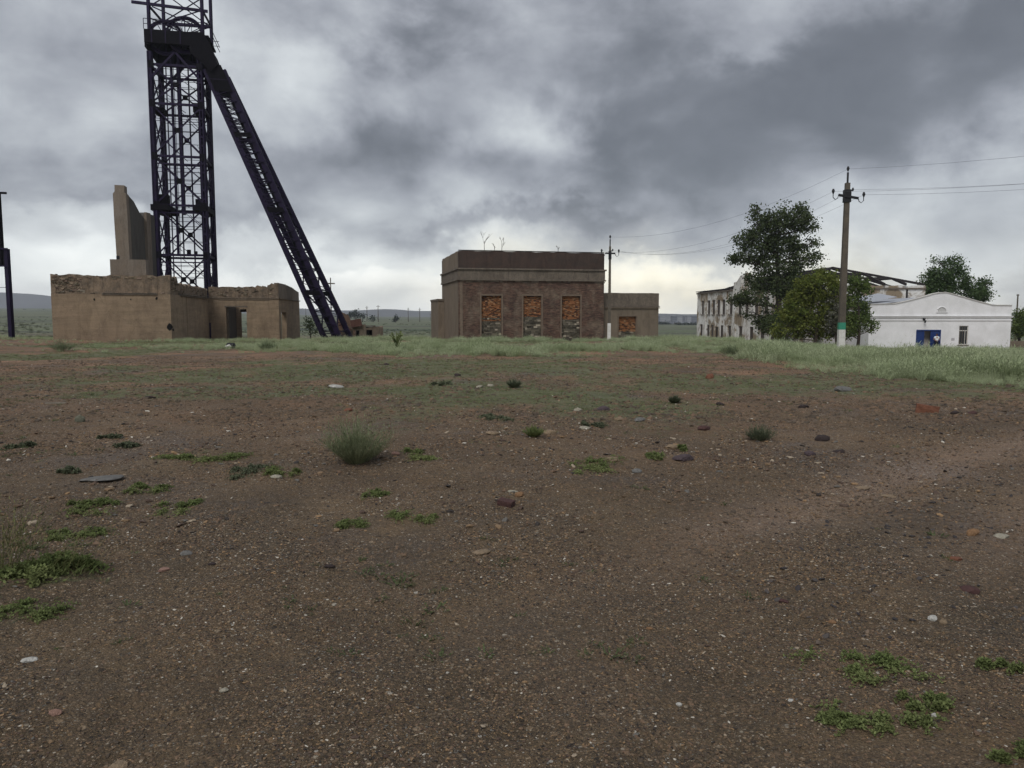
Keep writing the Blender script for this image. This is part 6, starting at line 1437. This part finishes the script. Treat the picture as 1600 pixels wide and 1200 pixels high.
# short green growth on the trodden ground
SP = [tuft(s, 22, .6, .6, 1.5, .5, .03) for s in (11, 12, 13)]
SMt = leafmat('short_grass_blade', (.14, .17, .075), (.19, .21, .11), .3, inst=True)
n = 110000; x, y = sample(n, 4, 62, 1.10, power=1.6); v_ = veg(x, y); keep = (RG.random(n) < np.clip(v_*1.1-.12, 0, 1)*.62*np.where(y < 12, .30, 1)) & clear_of(x, y); x, y = x[keep], y[keep]
s_ = (.030+.055*RG.random(len(x))**2)*np.interp(y, [5, 15, 50], [.7, 1.2, 2.4])
scl = np.stack([s_*1.5, s_*1.5, s_*.9], -1); rot = np.stack([RG.normal(0, .1, len(x)), RG.normal(0, .1, len(x)), RG.random(len(x))*6.28], -1)
print('short grass', len(x))
scatter('short_grass', 'thin short green growth on the trodden gravel', 'grass', SP, np.stack([x, y, g(x, y)], -1), scl, rot, SMt)
# little herbs dotted singly over the gravel
HP = [tuft(s, 16, .55, .5, 1.8, .4, .045, 5) for s in (31, 32, 33)]
n = 9000; x, y = sample(n, 3.5, 26, 1.1, power=1.3); cl = fbm(x*.45, y*.45, 202, 4, .6); keep = RG.random(n) < np.clip((cl-.52)*5, 0.01, .8)*np.where(x < 2, 1, .35)*(1-track(x, y)); x, y = x[keep], y[keep]
s_ = .022+.075*RG.random(len(x))**2; scl = np.stack([s_*1.5, s_*1.5, s_*.8], -1); rot = np.stack([RG.normal(0, .1, len(x)), RG.normal(0, .1, len(x)), RG.random(len(x))*6.28], -1)
scatter('low_herbs', 'tiny dull green herbs dotted over the bare gravel', 'herbs', HP, np.stack([x, y, g(x, y)], -1), scl, rot, leafmat('herb_leaf', (.085, .105, .055), (.13, .16, .075), .3, inst=True))
# farther rough tussocks out on the steppe
n = 9000; y = np.exp(RG.uniform(math.log(84), math.log(420), n)); x = (RG.random(n)*2-1)*.72*y; cl = fbm(x*.05, y*.03, 44, 3); keep = (RG.random(n) < np.clip((cl-.42)*6, 0, 1)) & clear_of(x, y); x, y = x[keep], y[keep]
s_ = RG.uniform(.25, .6, len(x)); scl = np.stack([s_*2.2, s_*2.2, s_], -1); rot = np.stack([0*x, 0*x, RG.random(len(x))*6.28], -1)
scatter('steppe_tussocks', 'dull tussocks dotted over the steppe behind the buildings', 'grass', GP[:2], np.stack([x, y, g(x, y)], -1), scl, rot, leafmat('dull_tussock', (.075, .09, .055), (.10, .11, .07), .2, inst=True))

# ================= HAZE =================
hm = bpy.data.materials.new('haze_air'); hm.use_nodes = True; ht = NT(hm.node_tree); ht.n.clear(); ho = ht.node('ShaderNodeOutputMaterial'); hv = ht.node('ShaderNodeVolumePrincipled'); ht.l.new(hv.outputs[0], ho.inputs['Volume'])
hv.inputs['Density'].default_value = .00018; hv.inputs['Color'].default_value = (.86, .91, 1., 1); hv.inputs['Anisotropy'].default_value = .2
m = MB(); m.box((-11000, -1000, -60), (11000, 3900, 125)); o = m.build('haze', hm); tag(o, kind='stuff')
o['label'] = 'pale rainy haze over the distant hills'; o['category'] = 'haze'
